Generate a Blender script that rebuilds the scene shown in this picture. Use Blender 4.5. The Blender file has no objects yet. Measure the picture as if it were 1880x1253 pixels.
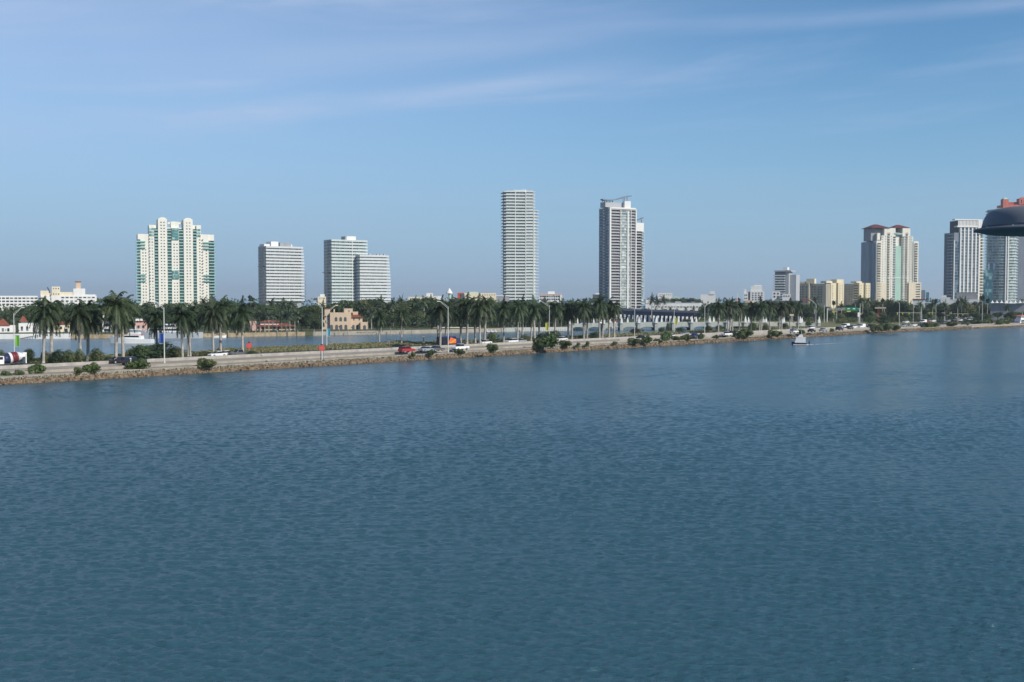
import bpy, bmesh, math, random
import numpy as np
from mathutils import Vector, Matrix, Euler, noise
R = random.Random(7)
S = bpy.context.scene
COL = S.collection
# ---------------------------------------------------------------- camera
F = 2000.0; CX, CY = 940.0, 626.5; HOR = 547.0; CH = 16.5
PITCH = math.atan((CY-HOR)/F)
cam = bpy.data.cameras.new('camera'); camo = bpy.data.objects.new('camera', cam); COL.objects.link(camo)
camo.location = (0, 0, CH); camo.rotation_euler = (math.pi/2-PITCH, 0, 0)
cam.sensor_fit = 'HORIZONTAL'; cam.sensor_width = 36; cam.lens = 36*F/1880
cam.clip_start = .5; cam.clip_end = 40000
S.camera = camo
# ---------------------------------------------------------------- light
SUN_AZ = 52.0      # degrees to the right of straight behind the camera
SUN_EL = 34.0
az, el = math.radians(SUN_AZ), math.radians(SUN_EL)
TOSUN = Vector((math.sin(az)*math.cos(el), -math.cos(az)*math.cos(el), math.sin(el)))
sl = bpy.data.lights.new('sun', 'SUN'); so = bpy.data.objects.new('sun', sl); COL.objects.link(so)
sl.energy = 4.7; sl.angle = math.radians(.5); sl.color = (1, .93, .82)
so.rotation_euler = TOSUN.to_track_quat('Z', 'Y').to_euler()
W = bpy.data.worlds.new('World'); S.world = W; W.use_nodes = True
nt = W.node_tree; N = nt.nodes; L = nt.links; N.clear()
sky = N.new('ShaderNodeTexSky'); sky.sky_type = 'NISHITA'; sky.sun_disc = False
sky.sun_elevation = el; sky.sun_rotation = math.atan2(TOSUN.x, TOSUN.y)
sky.altitude = 0; sky.air_density = 1.0; sky.dust_density = .15; sky.ozone_density = 3.0
tc = N.new('ShaderNodeTexCoord'); sep = N.new('ShaderNodeSeparateXYZ'); L.new(tc.outputs['Generated'], sep.inputs[0])
def wm(op, a, b=None, c=None, clamp=False):
    n = N.new('ShaderNodeMath'); n.operation = op; n.use_clamp = clamp
    for i, v in enumerate((a, b, c)):
        if v is None: continue
        if isinstance(v, (int, float)): n.inputs[i].default_value = v
        else: L.new(v, n.inputs[i])
    return n.outputs[0]
# thin streaked cirrus, rising slightly to the right
xs, zs = sep.outputs['X'], sep.outputs['Z']
zt = wm('SUBTRACT', zs, wm('MULTIPLY', xs, .085))
cmb = N.new('ShaderNodeCombineXYZ'); L.new(wm('MULTIPLY', xs, 2.1), cmb.inputs[0]); L.new(wm('MULTIPLY', zt, 17), cmb.inputs[1]); cmb.inputs[2].default_value = 3.35
n1 = N.new('ShaderNodeTexNoise'); n1.inputs['Scale'].default_value = 1.0; n1.inputs['Detail'].default_value = 9; n1.inputs['Roughness'].default_value = .6; n1.inputs['Distortion'].default_value = .35
L.new(cmb.outputs[0], n1.inputs['Vector'])
r1 = N.new('ShaderNodeMapRange'); r1.inputs[1].default_value = .46; r1.inputs[2].default_value = .74; L.new(n1.outputs[0], r1.inputs[0]); r1.interpolation_type = 'SMOOTHSTEP'
# broad veil, thicker to the left
veil = N.new('ShaderNodeMapRange'); veil.inputs[1].default_value = .34; veil.inputs[2].default_value = -.46; veil.inputs[3].default_value = 0; veil.inputs[4].default_value = 1; L.new(xs, veil.inputs[0])
cmb2 = N.new('ShaderNodeCombineXYZ'); L.new(wm('MULTIPLY', xs, 1.3), cmb2.inputs[0]); L.new(wm('MULTIPLY', zt, 7), cmb2.inputs[1]); cmb2.inputs[2].default_value = 8.1
n2 = N.new('ShaderNodeTexNoise'); n2.inputs['Scale'].default_value = 1.3; n2.inputs['Detail'].default_value = 4; L.new(cmb2.outputs[0], n2.inputs['Vector'])
vm = wm('MULTIPLY', veil.outputs[0], wm('ADD', wm('MULTIPLY', n2.outputs[0], .75), .12))
# two long contrail-like bands
def band(z0, slope, w, xa, xb):
    d = wm('ABSOLUTE', wm('SUBTRACT', wm('SUBTRACT', zs, wm('MULTIPLY', xs, slope)), z0))
    m = N.new('ShaderNodeMapRange'); m.interpolation_type = 'SMOOTHSTEP'; m.inputs[1].default_value = w; m.inputs[2].default_value = 0; L.new(d, m.inputs[0])
    e = N.new('ShaderNodeMapRange'); e.interpolation_type = 'SMOOTHSTEP'; e.inputs[1].default_value = xa; e.inputs[2].default_value = xb; L.new(xs, e.inputs[0])
    return wm('MULTIPLY', m.outputs[0], wm('MULTIPLY', e.outputs[0], wm('ADD', wm('MULTIPLY', n1.outputs[0], 1.5), -.3, clamp=True)))
b1 = band(.2365, .0, .011, .02, .22)
b2 = band(.225, .10, .026, -.34, -.05)
b3 = band(.192, .14, .017, -.34, -.02)
b2 = wm('MULTIPLY', wm('ADD', b2, b3), wm('SUBTRACT', 1.0, wm('MULTIPLY', wm('ADD', xs, -.02), 7, clamp=True)))
fade = N.new('ShaderNodeMapRange'); fade.inputs[1].default_value = .02; fade.inputs[2].default_value = .16; L.new(zs, fade.inputs[0])
tot = wm('ADD', wm('MULTIPLY', r1.outputs[0], wm('MULTIPLY', fade.outputs[0], .34)), wm('MULTIPLY', vm, .95))
tot = wm('ADD', tot, wm('MULTIPLY', wm('ADD', b1, b2), .55), clamp=True)
up = N.new('ShaderNodeMapRange'); up.inputs[1].default_value = .75; up.inputs[2].default_value = .3; L.new(zs, up.inputs[0])
tot = wm('MULTIPLY', tot, up.outputs[0])
mx = N.new('ShaderNodeMix'); mx.data_type = 'RGBA'; L.new(tot, mx.inputs[0])
tint = N.new('ShaderNodeMix'); tint.data_type = 'RGBA'; tint.blend_type = 'MULTIPLY'; tint.inputs[0].default_value = 1
L.new(sky.outputs[0], tint.inputs[6]); tint.inputs[7].default_value = (.66, .96, 1.13, 1)
L.new(tint.outputs[2], mx.inputs[6]); mx.inputs[7].default_value = (5.0, 5.9, 8.0, 1)
bg = N.new('ShaderNodeBackground'); bg.inputs[1].default_value = .105; hz = N.new('ShaderNodeMapRange'); hz.interpolation_type = 'SMOOTHSTEP'; hz.inputs[1].default_value = .22; hz.inputs[2].default_value = -.03; hz.inputs[3].default_value = 0; hz.inputs[4].default_value = .95; L.new(zs, hz.inputs[0])
mh = N.new('ShaderNodeMix'); mh.data_type = 'RGBA'; L.new(hz.outputs[0], mh.inputs[0]); L.new(mx.outputs[2], mh.inputs[6]); mh.inputs[7].default_value = (2.75, 4.1, 6.0, 1)   # sea haze low over the horizon
L.new(mh.outputs[2], bg.inputs[0])
wo = N.new('ShaderNodeOutputWorld'); L.new(bg.outputs[0], wo.inputs[0])
S.view_settings.view_transform = 'Standard'; S.view_settings.look = 'None'; S.view_settings.gamma = 1; S.view_settings.exposure = 0
S.view_settings.use_curve_mapping = False
S.render.engine = 'CYCLES'
S.cycles.max_bounces = 6; S.cycles.diffuse_bounces = 2; S.cycles.glossy_bounces = 3; S.cycles.transparent_max_bounces = 6
S.cycles.sample_clamp_indirect = 5

# ---------------------------------------------------------------- materials
M = {}
def mat(name, col, rough=.8, var=.12, sc=.4, spec=.3, metal=0, col2=None, streak=False, transl=0, rnd=0, bump=0):
    m = bpy.data.materials.new(name); m.use_nodes = True; t = m.node_tree; p = t.nodes['Principled BSDF']
    p.inputs['Roughness'].default_value = rough; p.inputs['Metallic'].default_value = metal
    p.inputs['Specular IOR Level'].default_value = spec
    g = t.nodes.new('ShaderNodeNewGeometry'); mp = t.nodes.new('ShaderNodeMapping'); t.links.new(g.outputs['Position'], mp.inputs[0])
    mp.inputs['Scale'].default_value = (sc, sc, sc*(.15 if streak else 1))
    n = t.nodes.new('ShaderNodeTexNoise'); n.inputs['Scale'].default_value = 1; n.inputs['Detail'].default_value = 5; t.links.new(mp.outputs[0], n.inputs[0])
    r = t.nodes.new('ShaderNodeMapRange'); r.inputs[1].default_value = .3; r.inputs[2].default_value = .7; t.links.new(n.outputs[0], r.inputs[0])
    x = t.nodes.new('ShaderNodeMix'); x.data_type = 'RGBA'
    a = col; b = col2 or tuple(c*(1-var*2) for c in col)
    x.inputs[6].default_value = (*a, 1); x.inputs[7].default_value = (*b, 1); t.links.new(r.outputs[0], x.inputs[0])
    out = x.outputs[2]
    if rnd:
        oi = t.nodes.new('ShaderNodeObjectInfo'); mr = t.nodes.new('ShaderNodeMapRange'); t.links.new(oi.outputs['Random'], mr.inputs[0])
        mr.inputs[3].default_value = 1-rnd; mr.inputs[4].default_value = 1+rnd
        h = t.nodes.new('ShaderNodeHueSaturation'); t.links.new(mr.outputs[0], h.inputs['Value']); t.links.new(out, h.inputs['Color'])
        mr2 = t.nodes.new('ShaderNodeMapRange'); oi2 = t.nodes.new('ShaderNodeMath'); oi2.operation = 'FRACT'
        o3 = t.nodes.new('ShaderNodeMath'); o3.operation = 'MULTIPLY'; o3.inputs[1].default_value = 17.3; t.links.new(oi.outputs['Random'], o3.inputs[0]); t.links.new(o3.outputs[0], oi2.inputs[0])
        t.links.new(oi2.outputs[0], mr2.inputs[0]); mr2.inputs[3].default_value = .475; mr2.inputs[4].default_value = .52; t.links.new(mr2.outputs[0], h.inputs['Hue'])
        out = h.outputs[0]
    t.links.new(out, p.inputs['Base Color'])
    if transl:
        tr = t.nodes.new('ShaderNodeBsdfTranslucent'); t.links.new(out, tr.inputs[0]); ms = t.nodes.new('ShaderNodeMixShader'); ms.inputs[0].default_value = transl
        t.links.new(p.outputs[0], ms.inputs[1]); t.links.new(tr.outputs[0], ms.inputs[2]); t.links.new(ms.outputs[0], t.nodes['Material Output'].inputs[0])
    if bump:
        bn = t.nodes.new('ShaderNodeBump'); bn.inputs['Strength'].default_value = bump; bn.inputs['Distance'].default_value = .2
        t.links.new(n.outputs[0], bn.inputs['Height']); t.links.new(bn.outputs[0], p.inputs['Normal'])
    M[name] = m; return m
def glass(name, col, lite, share=.3, cell=(2.6, 2.6, 3.1), rough=.12, spec=.6):
    """window glass: every pane has its own tone (curtains, blinds, rooms)"""
    m = bpy.data.materials.new(name); m.use_nodes = True; t = m.node_tree; p = t.nodes['Principled BSDF']
    p.inputs['Roughness'].default_value = rough; p.inputs['Specular IOR Level'].default_value = spec
    g = t.nodes.new('ShaderNodeNewGeometry'); sn = t.nodes.new('ShaderNodeVectorMath'); sn.operation = 'SNAP'
    t.links.new(g.outputs['Position'], sn.inputs[0]); sn.inputs[1].default_value = cell
    w = t.nodes.new('ShaderNodeTexWhiteNoise'); t.links.new(sn.outputs[0], w.inputs[0])
    r = t.nodes.new('ShaderNodeMapRange'); r.inputs[1].default_value = 1-share; r.inputs[2].default_value = 1; t.links.new(w.outputs[0], r.inputs[0])
    x = t.nodes.new('ShaderNodeMix'); x.data_type = 'RGBA'; x.inputs[6].default_value = (*col, 1); x.inputs[7].default_value = (*lite, 1); t.links.new(r.outputs[0], x.inputs[0])
    n = t.nodes.new('ShaderNodeTexNoise'); n.inputs['Scale'].default_value = .15; t.links.new(g.outputs['Position'], n.inputs[0])
    h = t.nodes.new('ShaderNodeHueSaturation'); t.links.new(x.outputs[2], h.inputs['Color'])
    mr = t.nodes.new('ShaderNodeMapRange'); mr.inputs[3].default_value = .6; mr.inputs[4].default_value = 1.4; t.links.new(n.outputs[0], mr.inputs[0]); t.links.new(mr.outputs[0], h.inputs['Value'])
    t.links.new(h.outputs[0], p.inputs['Base Color'])
    M[name] = m; return m
mat('white_wall', (.74, .73, .70), streak=True, var=.05); mat('cream_wall', (.74, .66, .50), streak=True, var=.06)
mat('ivory_wall', (.78, .76, .67), streak=True, var=.05); mat('yellow_wall', (.70, .62, .44), streak=True, var=.06)
mat('peach_wall', (.60, .46, .33), streak=True, var=.06); mat('pink_wall', (.62, .40, .35), var=.08)
mat('grey_wall', (.34, .35, .37), streak=True); mat('blue_grey_wall', (.21, .24, .29), streak=True); mat('shadow_blue_wall', (.36, .40, .46), streak=True)  # third one: pale tower wall with blue shade put into its colour
mat('shaded_yellow_wall', (.36, .34, .28), streak=True); mat('dark_wall', (.10, .11, .13)); mat('red_wall', (.50, .10, .07)); mat('coral_wall', (.60, .17, .13), streak=True)  # first one: yellow wall with shade put into its colour
mat('teal_wall', (.25, .42, .38)); mat('mint_wall', (.42, .62, .52), streak=True, var=.06)
mat('slab_white', (.78, .78, .76), var=.04); mat('band_white', (.60, .62, .62), var=.06); mat('slab_grey', (.42, .44, .46), var=.06)
mat('roof_red', (.28, .085, .055), sc=2, var=.25); mat('roof_maroon', (.17, .045, .045), sc=1, var=.2); mat('roof_grey', (.30, .30, .30))
mat('rail_green', (.30, .52, .47), rough=.25, spec=.6, var=.1); mat('rail_pale', (.55, .62, .60), rough=.3, spec=.5, var=.08)
mat('rail_grey', (.27, .265, .29), rough=.4, var=.1)
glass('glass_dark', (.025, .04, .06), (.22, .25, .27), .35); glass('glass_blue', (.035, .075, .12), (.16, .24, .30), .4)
glass('glass_green', (.10, .26, .25), (.38, .52, .48), .5); glass('glass_teal', (.04, .13, .17), (.25, .42, .45), .5)
glass('glass_pale', (.20, .26, .27), (.52, .55, .52), .7); glass('glass_screen', (.16, .21, .22), (.45, .50, .48), .8, cell=(1.6, 1.6, 3.1)); glass('glass_window', (.09, .10, .11), (.42, .42, .38), .5)
mat('concrete', (.37, .335, .28), rough=.9, sc=.5, var=.16, bump=.3); mat('barrier_concrete', (.40, .375, .33), rough=.9, sc=.7, var=.15)
mat('pavement', (.37, .32, .265), rough=.9, sc=.25, var=.14); mat('asphalt', (.055, .055, .06), rough=.9, sc=.3); mat('road_grey', (.20, .20, .21), rough=.9, sc=.3)
mat('paint_white', (.75, .75, .72), rough=.6); mat('paint_yellow', (.65, .42, .06), rough=.6)
mat('sand', (.46, .37, .25), rough=1, sc=.5, col2=(.22, .17, .10)); mat('rock', (.26, .195, .13), rough=.95, sc=1.3, col2=(.085, .055, .03), bump=.5)
mat('earth', (.10, .105, .05), rough=1, sc=.2, col2=(.05, .07, .03)); mat('turf', (.11, .14, .045), rough=1, sc=.12, col2=(.20, .17, .09))
mat('grass_blade', (.15, .17, .07), rough=.9, sc=.25, col2=(.28, .24, .14), transl=.2)
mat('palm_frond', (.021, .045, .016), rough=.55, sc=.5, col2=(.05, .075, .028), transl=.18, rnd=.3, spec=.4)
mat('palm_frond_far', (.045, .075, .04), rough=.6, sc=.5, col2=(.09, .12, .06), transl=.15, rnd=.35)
mat('date_frond', (.11, .14, .09), rough=.6, sc=.4, col2=(.07, .10, .06), transl=.15, rnd=.2)
mat('dead_frond', (.30, .20, .10), rough=.9); mat('weeds', (.17, .12, .06), rough=1, sc=.3, col2=(.09, .085, .035)); mat('palm_trunk', (.44, .41, .36), rough=.9, sc=1.5, var=.2); mat('crownshaft', (.16, .24, .08), rough=.5)
mat('bark', (.13, .10, .07), rough=1, sc=2)
mat('leaf', (.035, .065, .02), rough=.6, sc=.22, col2=(.075, .11, .04), transl=.2, rnd=.35); mat('leaf_olive', (.075, .095, .035), rough=.6, sc=.25, col2=(.12, .14, .06), transl=.2, rnd=.3)
mat('leaf_dark', (.022, .045, .018), rough=.6, sc=.25, col2=(.04, .065, .025), transl=.15, rnd=.25); mat('mangrove', (.06, .10, .03), rough=.5, sc=.6, col2=(.12, .16, .055), transl=.25, rnd=.25)
mat('steel', (.48, .49, .50), rough=.5, metal=.3, var=.08); mat('galvanised', (.58, .58, .56), rough=.5, var=.06); mat('dark_metal', (.05, .055, .06), rough=.5)
mat('hood_paint', (.155, .172, .195), rough=.55, sc=3, var=.08); mat('rubber', (.02, .02, .02), rough=.9)
mat('boat_white', (.80, .80, .78), rough=.3, spec=.5, var=.03); mat('boat_grey', (.50, .53, .55), rough=.3, var=.05); mat('navy', (.02, .03, .09), rough=.3)
mat('red_paint', (.42, .03, .03), rough=.35, spec=.5, var=.05); mat('silver_paint', (.45, .47, .50), rough=.3, metal=.4, var=.05); mat('black_paint', (.018, .02, .028), rough=.25, spec=.6)
mat('grey_paint', (.12, .125, .13), rough=.3, spec=.5); mat('white_paint', (.78, .78, .77), rough=.3, spec=.5, var=.03); mat('blue_paint', (.03, .06, .22), rough=.3)
mat('sign_orange', (.68, .10, .08), rough=.5, var=.04); mat('sign_green', (.0, .19, .09), rough=.5, var=.04); mat('banner_green', (.20, .50, .06), var=.06); mat('banner_lime', (.48, .50, .08), var=.08)
mat('banner_blue', (.03, .09, .36), var=.06); mat('banner_cyan', (.10, .42, .58), var=.06); mat('drum_navy', (.035, .045, .11), rough=.4); mat('drum_red', (.20, .035, .045), rough=.4); mat('canvas', (.80, .79, .76), rough=.8, var=.03)
mat('orange_panel', (.75, .16, .05), rough=.5); mat('lamp_lens', (.7, .7, .65), rough=.2); mat('bridge_blue', (.055, .075, .13), rough=.7); mat('bridge_deck', (.22, .23, .26), rough=.9)
mat('pale_bridge', (.40, .42, .38), rough=.85, var=.1, streak=True); mat('tail_red', (.35, .01, .01), rough=.3); mat('foam', (.80, .84, .86), rough=.9)

def water_mat():
    m = bpy.data.materials.new('water'); m.use_nodes = True; t = m.node_tree; p = t.nodes['Principled BSDF']; l = t.links
    def nd(k): return t.nodes.new(k)
    g = nd('ShaderNodeNewGeometry')
    def noi(sx, sy, rot, detail, rough=.55, dist=0):
        mp = nd('ShaderNodeMapping'); l.new(g.outputs['Position'], mp.inputs[0]); mp.inputs['Rotation'].default_value = (0, 0, math.radians(rot)); mp.inputs['Scale'].default_value = (sx, sy, 1)
        n = nd('ShaderNodeTexNoise'); n.inputs['Scale'].default_value = 1; n.inputs['Detail'].default_value = detail; n.inputs['Roughness'].default_value = rough; n.inputs['Distortion'].default_value = dist
        l.new(mp.outputs[0], n.inputs[0]); return n.outputs[0]
    def mth(op, a, b):
        n = nd('ShaderNodeMath'); n.operation = op
        for i, v in enumerate((a, b)):
            if isinstance(v, (int, float)): n.inputs[i].default_value = v
            else: l.new(v, n.inputs[i])
        return n.outputs[0]
    big = noi(.004, .016, 12, 3)          # wind lanes and slicks
    a = noi(.36, .8, 8, 5, .62, .5); b = noi(2.0, 4.5, -14, 4, .6)
    h = mth('ADD', mth('MULTIPLY', a, .25), mth('MULTIPLY', b, .22))
    rr = nd('ShaderNodeMapRange'); rr.inputs[1].default_value = .38; rr.inputs[2].default_value = .62; rr.inputs[3].default_value = .55; rr.inputs[4].default_value = 1.0; l.new(big, rr.inputs[0])
    bn = nd('ShaderNodeBump'); bn.inputs['Distance'].default_value = .55; l.new(rr.outputs[0], bn.inputs['Strength']); l.new(h, bn.inputs['Height'])
    l.new(bn.outputs[0], p.inputs['Normal'])
    c = nd('ShaderNodeMix'); c.data_type = 'RGBA'; c.inputs[6].default_value = (.026, .076, .100, 1); c.inputs[7].default_value = (.033, .090, .117, 1); l.new(big, c.inputs[0])
    l.new(c.outputs[2], p.inputs['Base Color'])
    p.inputs['Roughness'].default_value = .17; p.inputs['IOR'].default_value = 1.333; p.inputs['Specular IOR Level'].default_value = .5
    M['water'] = m
water_mat()

# ---------------------------------------------------------------- mesh helpers
class MB:
    def __init__(s): s.v = []; s.f = []
    def quad(s, a, b, c, d):
        n = len(s.v); s.v += [tuple(a), tuple(b), tuple(c), tuple(d)]; s.f.append((n, n+1, n+2, n+3))
    def tri(s, a, b, c):
        n = len(s.v); s.v += [tuple(a), tuple(b), tuple(c)]; s.f.append((n, n+1, n+2))
    def box(s, x0, x1, y0, y1, z0, z1):
        n = len(s.v)
        s.v += [(x0,y0,z0),(x1,y0,z0),(x1,y1,z0),(x0,y1,z0),(x0,y0,z1),(x1,y0,z1),(x1,y1,z1),(x0,y1,z1)]
        s.f += [(n,n+3,n+2,n+1),(n+4,n+5,n+6,n+7),(n,n+1,n+5,n+4),(n+1,n+2,n+6,n+5),(n+2,n+3,n+7,n+6),(n+3,n,n+4,n+7)]
        return s
    def frustum(s, x0, x1, y0, y1, z0, z1, i):
        n = len(s.v)
        s.v += [(x0,y0,z0),(x1,y0,z0),(x1,y1,z0),(x0,y1,z0),(x0+i,y0+i,z1),(x1-i,y0+i,z1),(x1-i,y1-i,z1),(x0+i,y1-i,z1)]
        s.f += [(n,n+3,n+2,n+1),(n+4,n+5,n+6,n+7),(n,n+1,n+5,n+4),(n+1,n+2,n+6,n+5),(n+2,n+3,n+7,n+6),(n+3,n,n+4,n+7)]
        return s
    def prism(s, poly, y0, y1):            # poly in (x,z), extruded in y
        n = len(s.v); k = len(poly)
        s.v += [(x, y0, z) for x, z in poly]+[(x, y1, z) for x, z in poly]
        s.f.append(tuple(range(n, n+k))); s.f.append(tuple(range(n+2*k-1, n+k-1, -1)))
        for i in range(k): j = (i+1) % k; s.f.append((n+j, n+i, n+k+i, n+k+j))
        return s
    def slab(s, poly, z0, z1):             # poly in (x,y), extruded in z
        n = len(s.v); k = len(poly)
        s.v += [(x, y, z0) for x, y in poly]+[(x, y, z1) for x, y in poly]
        s.f.append(tuple(range(n+k-1, n-1, -1))); s.f.append(tuple(range(n+k, n+2*k)))
        for i in range(k): j = (i+1) % k; s.f.append((n+i, n+j, n+k+j, n+k+i))
        return s
    def tube(s, pts, rad, seg=8, cap=True):
        base = len(s.v); pts = [Vector(p) for p in pts]
        if isinstance(rad, (int, float)): rad = [rad]*len(pts)
        for i, p in enumerate(pts):
            d = (pts[min(i+1, len(pts)-1)]-pts[max(i-1, 0)]).normalized()
            u = d.cross(Vector((0, 0, 1))) if abs(d.z) < .95 else d.cross(Vector((1, 0, 0)))
            u.normalize(); w = d.cross(u)
            for k in range(seg):
                a = 2*math.pi*k/seg; s.v.append(tuple(p+(u*math.cos(a)+w*math.sin(a))*rad[i]))
        for i in range(len(pts)-1):
            for k in range(seg):
                k2 = (k+1) % seg; s.f.append((base+i*seg+k, base+i*seg+k2, base+(i+1)*seg+k2, base+(i+1)*seg+k))
        if cap:
            s.f.append(tuple(base+k for k in range(seg))); s.f.append(tuple(base+(len(pts)-1)*seg+k for k in range(seg-1, -1, -1)))
        return s
    def lathe(s, prof, seg=24, cx=0, cy=0):
        base = len(s.v)
        for r, z in prof:
            for k in range(seg): a = 2*math.pi*k/seg; s.v.append((cx+r*math.cos(a), cy+r*math.sin(a), z))
        for i in range(len(prof)-1):
            for k in range(seg):
                k2 = (k+1) % seg; s.f.append((base+i*seg+k, base+i*seg+k2, base+(i+1)*seg+k2, base+(i+1)*seg+k))
        s.f.append(tuple(base+k for k in range(seg-1, -1, -1))); s.f.append(tuple(base+(len(prof)-1)*seg+k for k in range(seg)))
        return s
    def build(s, name, m, parent=None, bevel=0, smooth=False, fixn=False):
        me = bpy.data.meshes.new(name); me.from_pydata(s.v, [], s.f); me.update()
        if fixn or bevel:
            b = bmesh.new(); b.from_mesh(me)
            if fixn: bmesh.ops.recalc_face_normals(b, faces=b.faces)
            b.to_mesh(me); b.free()
        if smooth:
            for p in me.polygons: p.use_smooth = True
        o = bpy.data.objects.new(name, me); COL.objects.link(o); me.materials.append(M[m] if isinstance(m, str) else m)
        if parent: o.parent = parent
        if bevel:
            bm_ = o.modifiers.new('bevel', 'BEVEL'); bm_.width = bevel; bm_.segments = 2; bm_.limit_method = 'ANGLE'
        return o
def tag(o, label=None, cat=None, group=None, kind=None):
    if label: o['label'] = label
    if cat: o['category'] = cat
    if group: o['group'] = group
    if kind: o['kind'] = kind
    return o
def thing(name, label, cat, loc=(0, 0, 0), rz=0, group=None):
    o = bpy.data.objects.new(name, None); COL.objects.link(o); o.location = loc; o.rotation_euler = (0, 0, rz); o.empty_display_size = .5
    return tag(o, label, cat, group)
KIDS = {}
def kids(o): return [c for c in bpy.data.objects if c.parent == o]
def dup(root, loc, rz=0, sc=1, label=None, group=None):
    if root.name not in KIDS: KIDS[root.name] = [(c, kids(c)) for c in kids(root)]
    r = root.copy(); COL.objects.link(r); r.location = loc; r.rotation_euler = (0, 0, rz); r.scale = (sc, sc, sc) if isinstance(sc, (int, float)) else sc
    if label: r['label'] = label
    if group: r['group'] = group
    for c, gs in KIDS[root.name]:
        d = c.copy(); COL.objects.link(d); d.parent = r
        for g in gs:
            e = g.copy(); COL.objects.link(e); e.parent = d
    return r
PROTOS = []
def proto(o): PROTOS.append(o); return o
def drop_protos():
    for o in PROTOS:
        for c in kids(o):
            for g in kids(c): bpy.data.objects.remove(g)
            bpy.data.objects.remove(c)
        bpy.data.objects.remove(o)
_bc = {}
def many(parent, name, boxes, m, most=100):
    """each box its own part, sharing meshes; past `most` the rest is one stuff part"""
    for i, (x0, x1, y0, y1, z0, z1) in enumerate(boxes[:most]):
        key = (name, m, round(x1-x0, 2), round(y1-y0, 2), round(z1-z0, 2))
        if key not in _bc:
            a, b, c = (x1-x0)/2, (y1-y0)/2, (z1-z0)/2
            me = bpy.data.meshes.new(name); q = MB().box(-a, a, -b, b, -c, c); me.from_pydata(q.v, [], q.f); me.materials.append(M[m]); _bc[key] = me
        o = bpy.data.objects.new(name, _bc[key]); COL.objects.link(o); o.parent = parent; o.location = ((x0+x1)/2, (y0+y1)/2, (z0+z1)/2)
    if len(boxes) > most:
        q = MB()
        for b in boxes[most:]: q.box(*b)
        o = q.build(name, m, parent); o['kind'] = 'stuff'
# ---------------------------------------------------------------- placing
def at(px, py, D):            # the point seen at pixel (px,py) of the 1880x1253 frame, D metres ahead
    a = PITCH; u = (px-CX)/F; v = -(py-CY)/F
    d = Vector((u, math.cos(a)+v*math.sin(a), -math.sin(a)+v*math.cos(a)))
    return Vector((0, 0, CH))+d*(D/d.y)
def gnd(px, py, z=2.0):
    p = at(px, py, 100); d = p-Vector((0, 0, CH)); t = (z-CH)/d.z
    return Vector((0, 0, CH))+d*t
SHORE = [(-420, -166), (-96, 204), (170, 508), (292, 622), (520, 830)]
CUM = [0]
for i in range(1, len(SHORE)): CUM.append(CUM[-1]+math.dist(SHORE[i-1], SHORE[i]))
def sh(t, s, z=0):            # along / inland from the causeway waterline
    i = 0
    while i < len(SHORE)-2 and t > CUM[i+1]: i += 1
    a, b = Vector(SHORE[i]), Vector(SHORE[i+1]); d = (b-a).normalized()
    def nrm(k):
        k = max(0, min(len(SHORE)-2, k)); e = (Vector(SHORE[k+1])-Vector(SHORE[k])).normalized(); return Vector((-e.y, e.x))
    f = (t-CUM[i])/(CUM[i+1]-CUM[i]); w = 30
    n = nrm(i)
    if (t-CUM[i]) < w: q = .5+.5*(t-CUM[i])/w; n = (nrm(i-1)*(1-q)+nrm(i)*q).normalized()
    if (CUM[i+1]-t) < w: q = .5+.5*(CUM[i+1]-t)/w; n = (nrm(i+1)*(1-q)+nrm(i)*q).normalized()
    p = a+d*(t-CUM[i])+n*s
    return Vector((p.x, p.y, z))
def ts(p):                    # inverse of sh (nearest segment)
    best = None
    for i in range(len(SHORE)-1):
        a, b = Vector(SHORE[i]), Vector(SHORE[i+1]); d = (b-a).normalized(); q = Vector((p.x, p.y))-a
        t = max(0, min((b-a).length, q.dot(d))); s = Vector((-d.y, d.x)).dot(q)
        e = (q-d*t).length
        if best is None or e < best[0]: best = (e, CUM[i]+t, s, math.atan2(d.y, d.x))
    return best[1:]
T0, T1 = 250, 1080
def strip(name, s0, s1, z, m, zb=None, kind='structure', t0=T0, t1=T1, step=15, parent=None):
    q = MB(); n = int((t1-t0)/step)+1; ts_ = [t0+(t1-t0)*i/n for i in range(n+1)]
    for i in range(n):
        a, b = ts_[i], ts_[i+1]
        q.quad(sh(a, s0, z), sh(b, s0, z), sh(b, s1, z), sh(a, s1, z))
        if zb is not None:
            q.quad(sh(a, s0, zb), sh(b, s0, zb), sh(b, s0, z), sh(a, s0, z)); q.quad(sh(b, s1, zb), sh(a, s1, zb), sh(a, s1, z), sh(b, s1, z))
    o = q.build(name, m, parent)
    if kind: o['kind'] = kind
    return o
# ---------------------------------------------------------------- labels
PLACES = [(0, 75, 'the long white block'), (75, 190, 'the cream topped block'), (190, 250, 'the leftmost sky gap'),
 (250, 402, 'the twin crowned tower'), (402, 480, 'the second sky gap'), (480, 566, 'the plain banded tower'),
 (566, 600, 'the tiny stepped block'), (600, 716, 'the stepped banded tower'), (716, 815, 'the low cream building'),
 (815, 838, 'the white cone roof'), (838, 925, 'the red topped building'), (925, 990, 'the tallest narrow tower'), (990, 1060, 'the pink banded block'),
 (1060, 1098, 'the small dark building'), (1098, 1184, 'the curved roof tower'), (1184, 1290, 'the white parking garage'), (1290, 1345, 'the plain white block'),
 (1345, 1412, 'the stepped white block'), (1412, 1460, 'the grey balconied block'), (1460, 1584, 'the yellow condominium'), (1584, 1692, 'the red roofed tower'),
 (1692, 1740, 'the rightmost sky gap'), (1740, 1820, 'the white finned tower'), (1820, 1900, 'the round glass tower')]
def place_of(px):
    for a, b, w in PLACES:
        if a <= px < b: return w
    return PLACES[0][2] if px < 0 else PLACES[-1][2]
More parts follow.
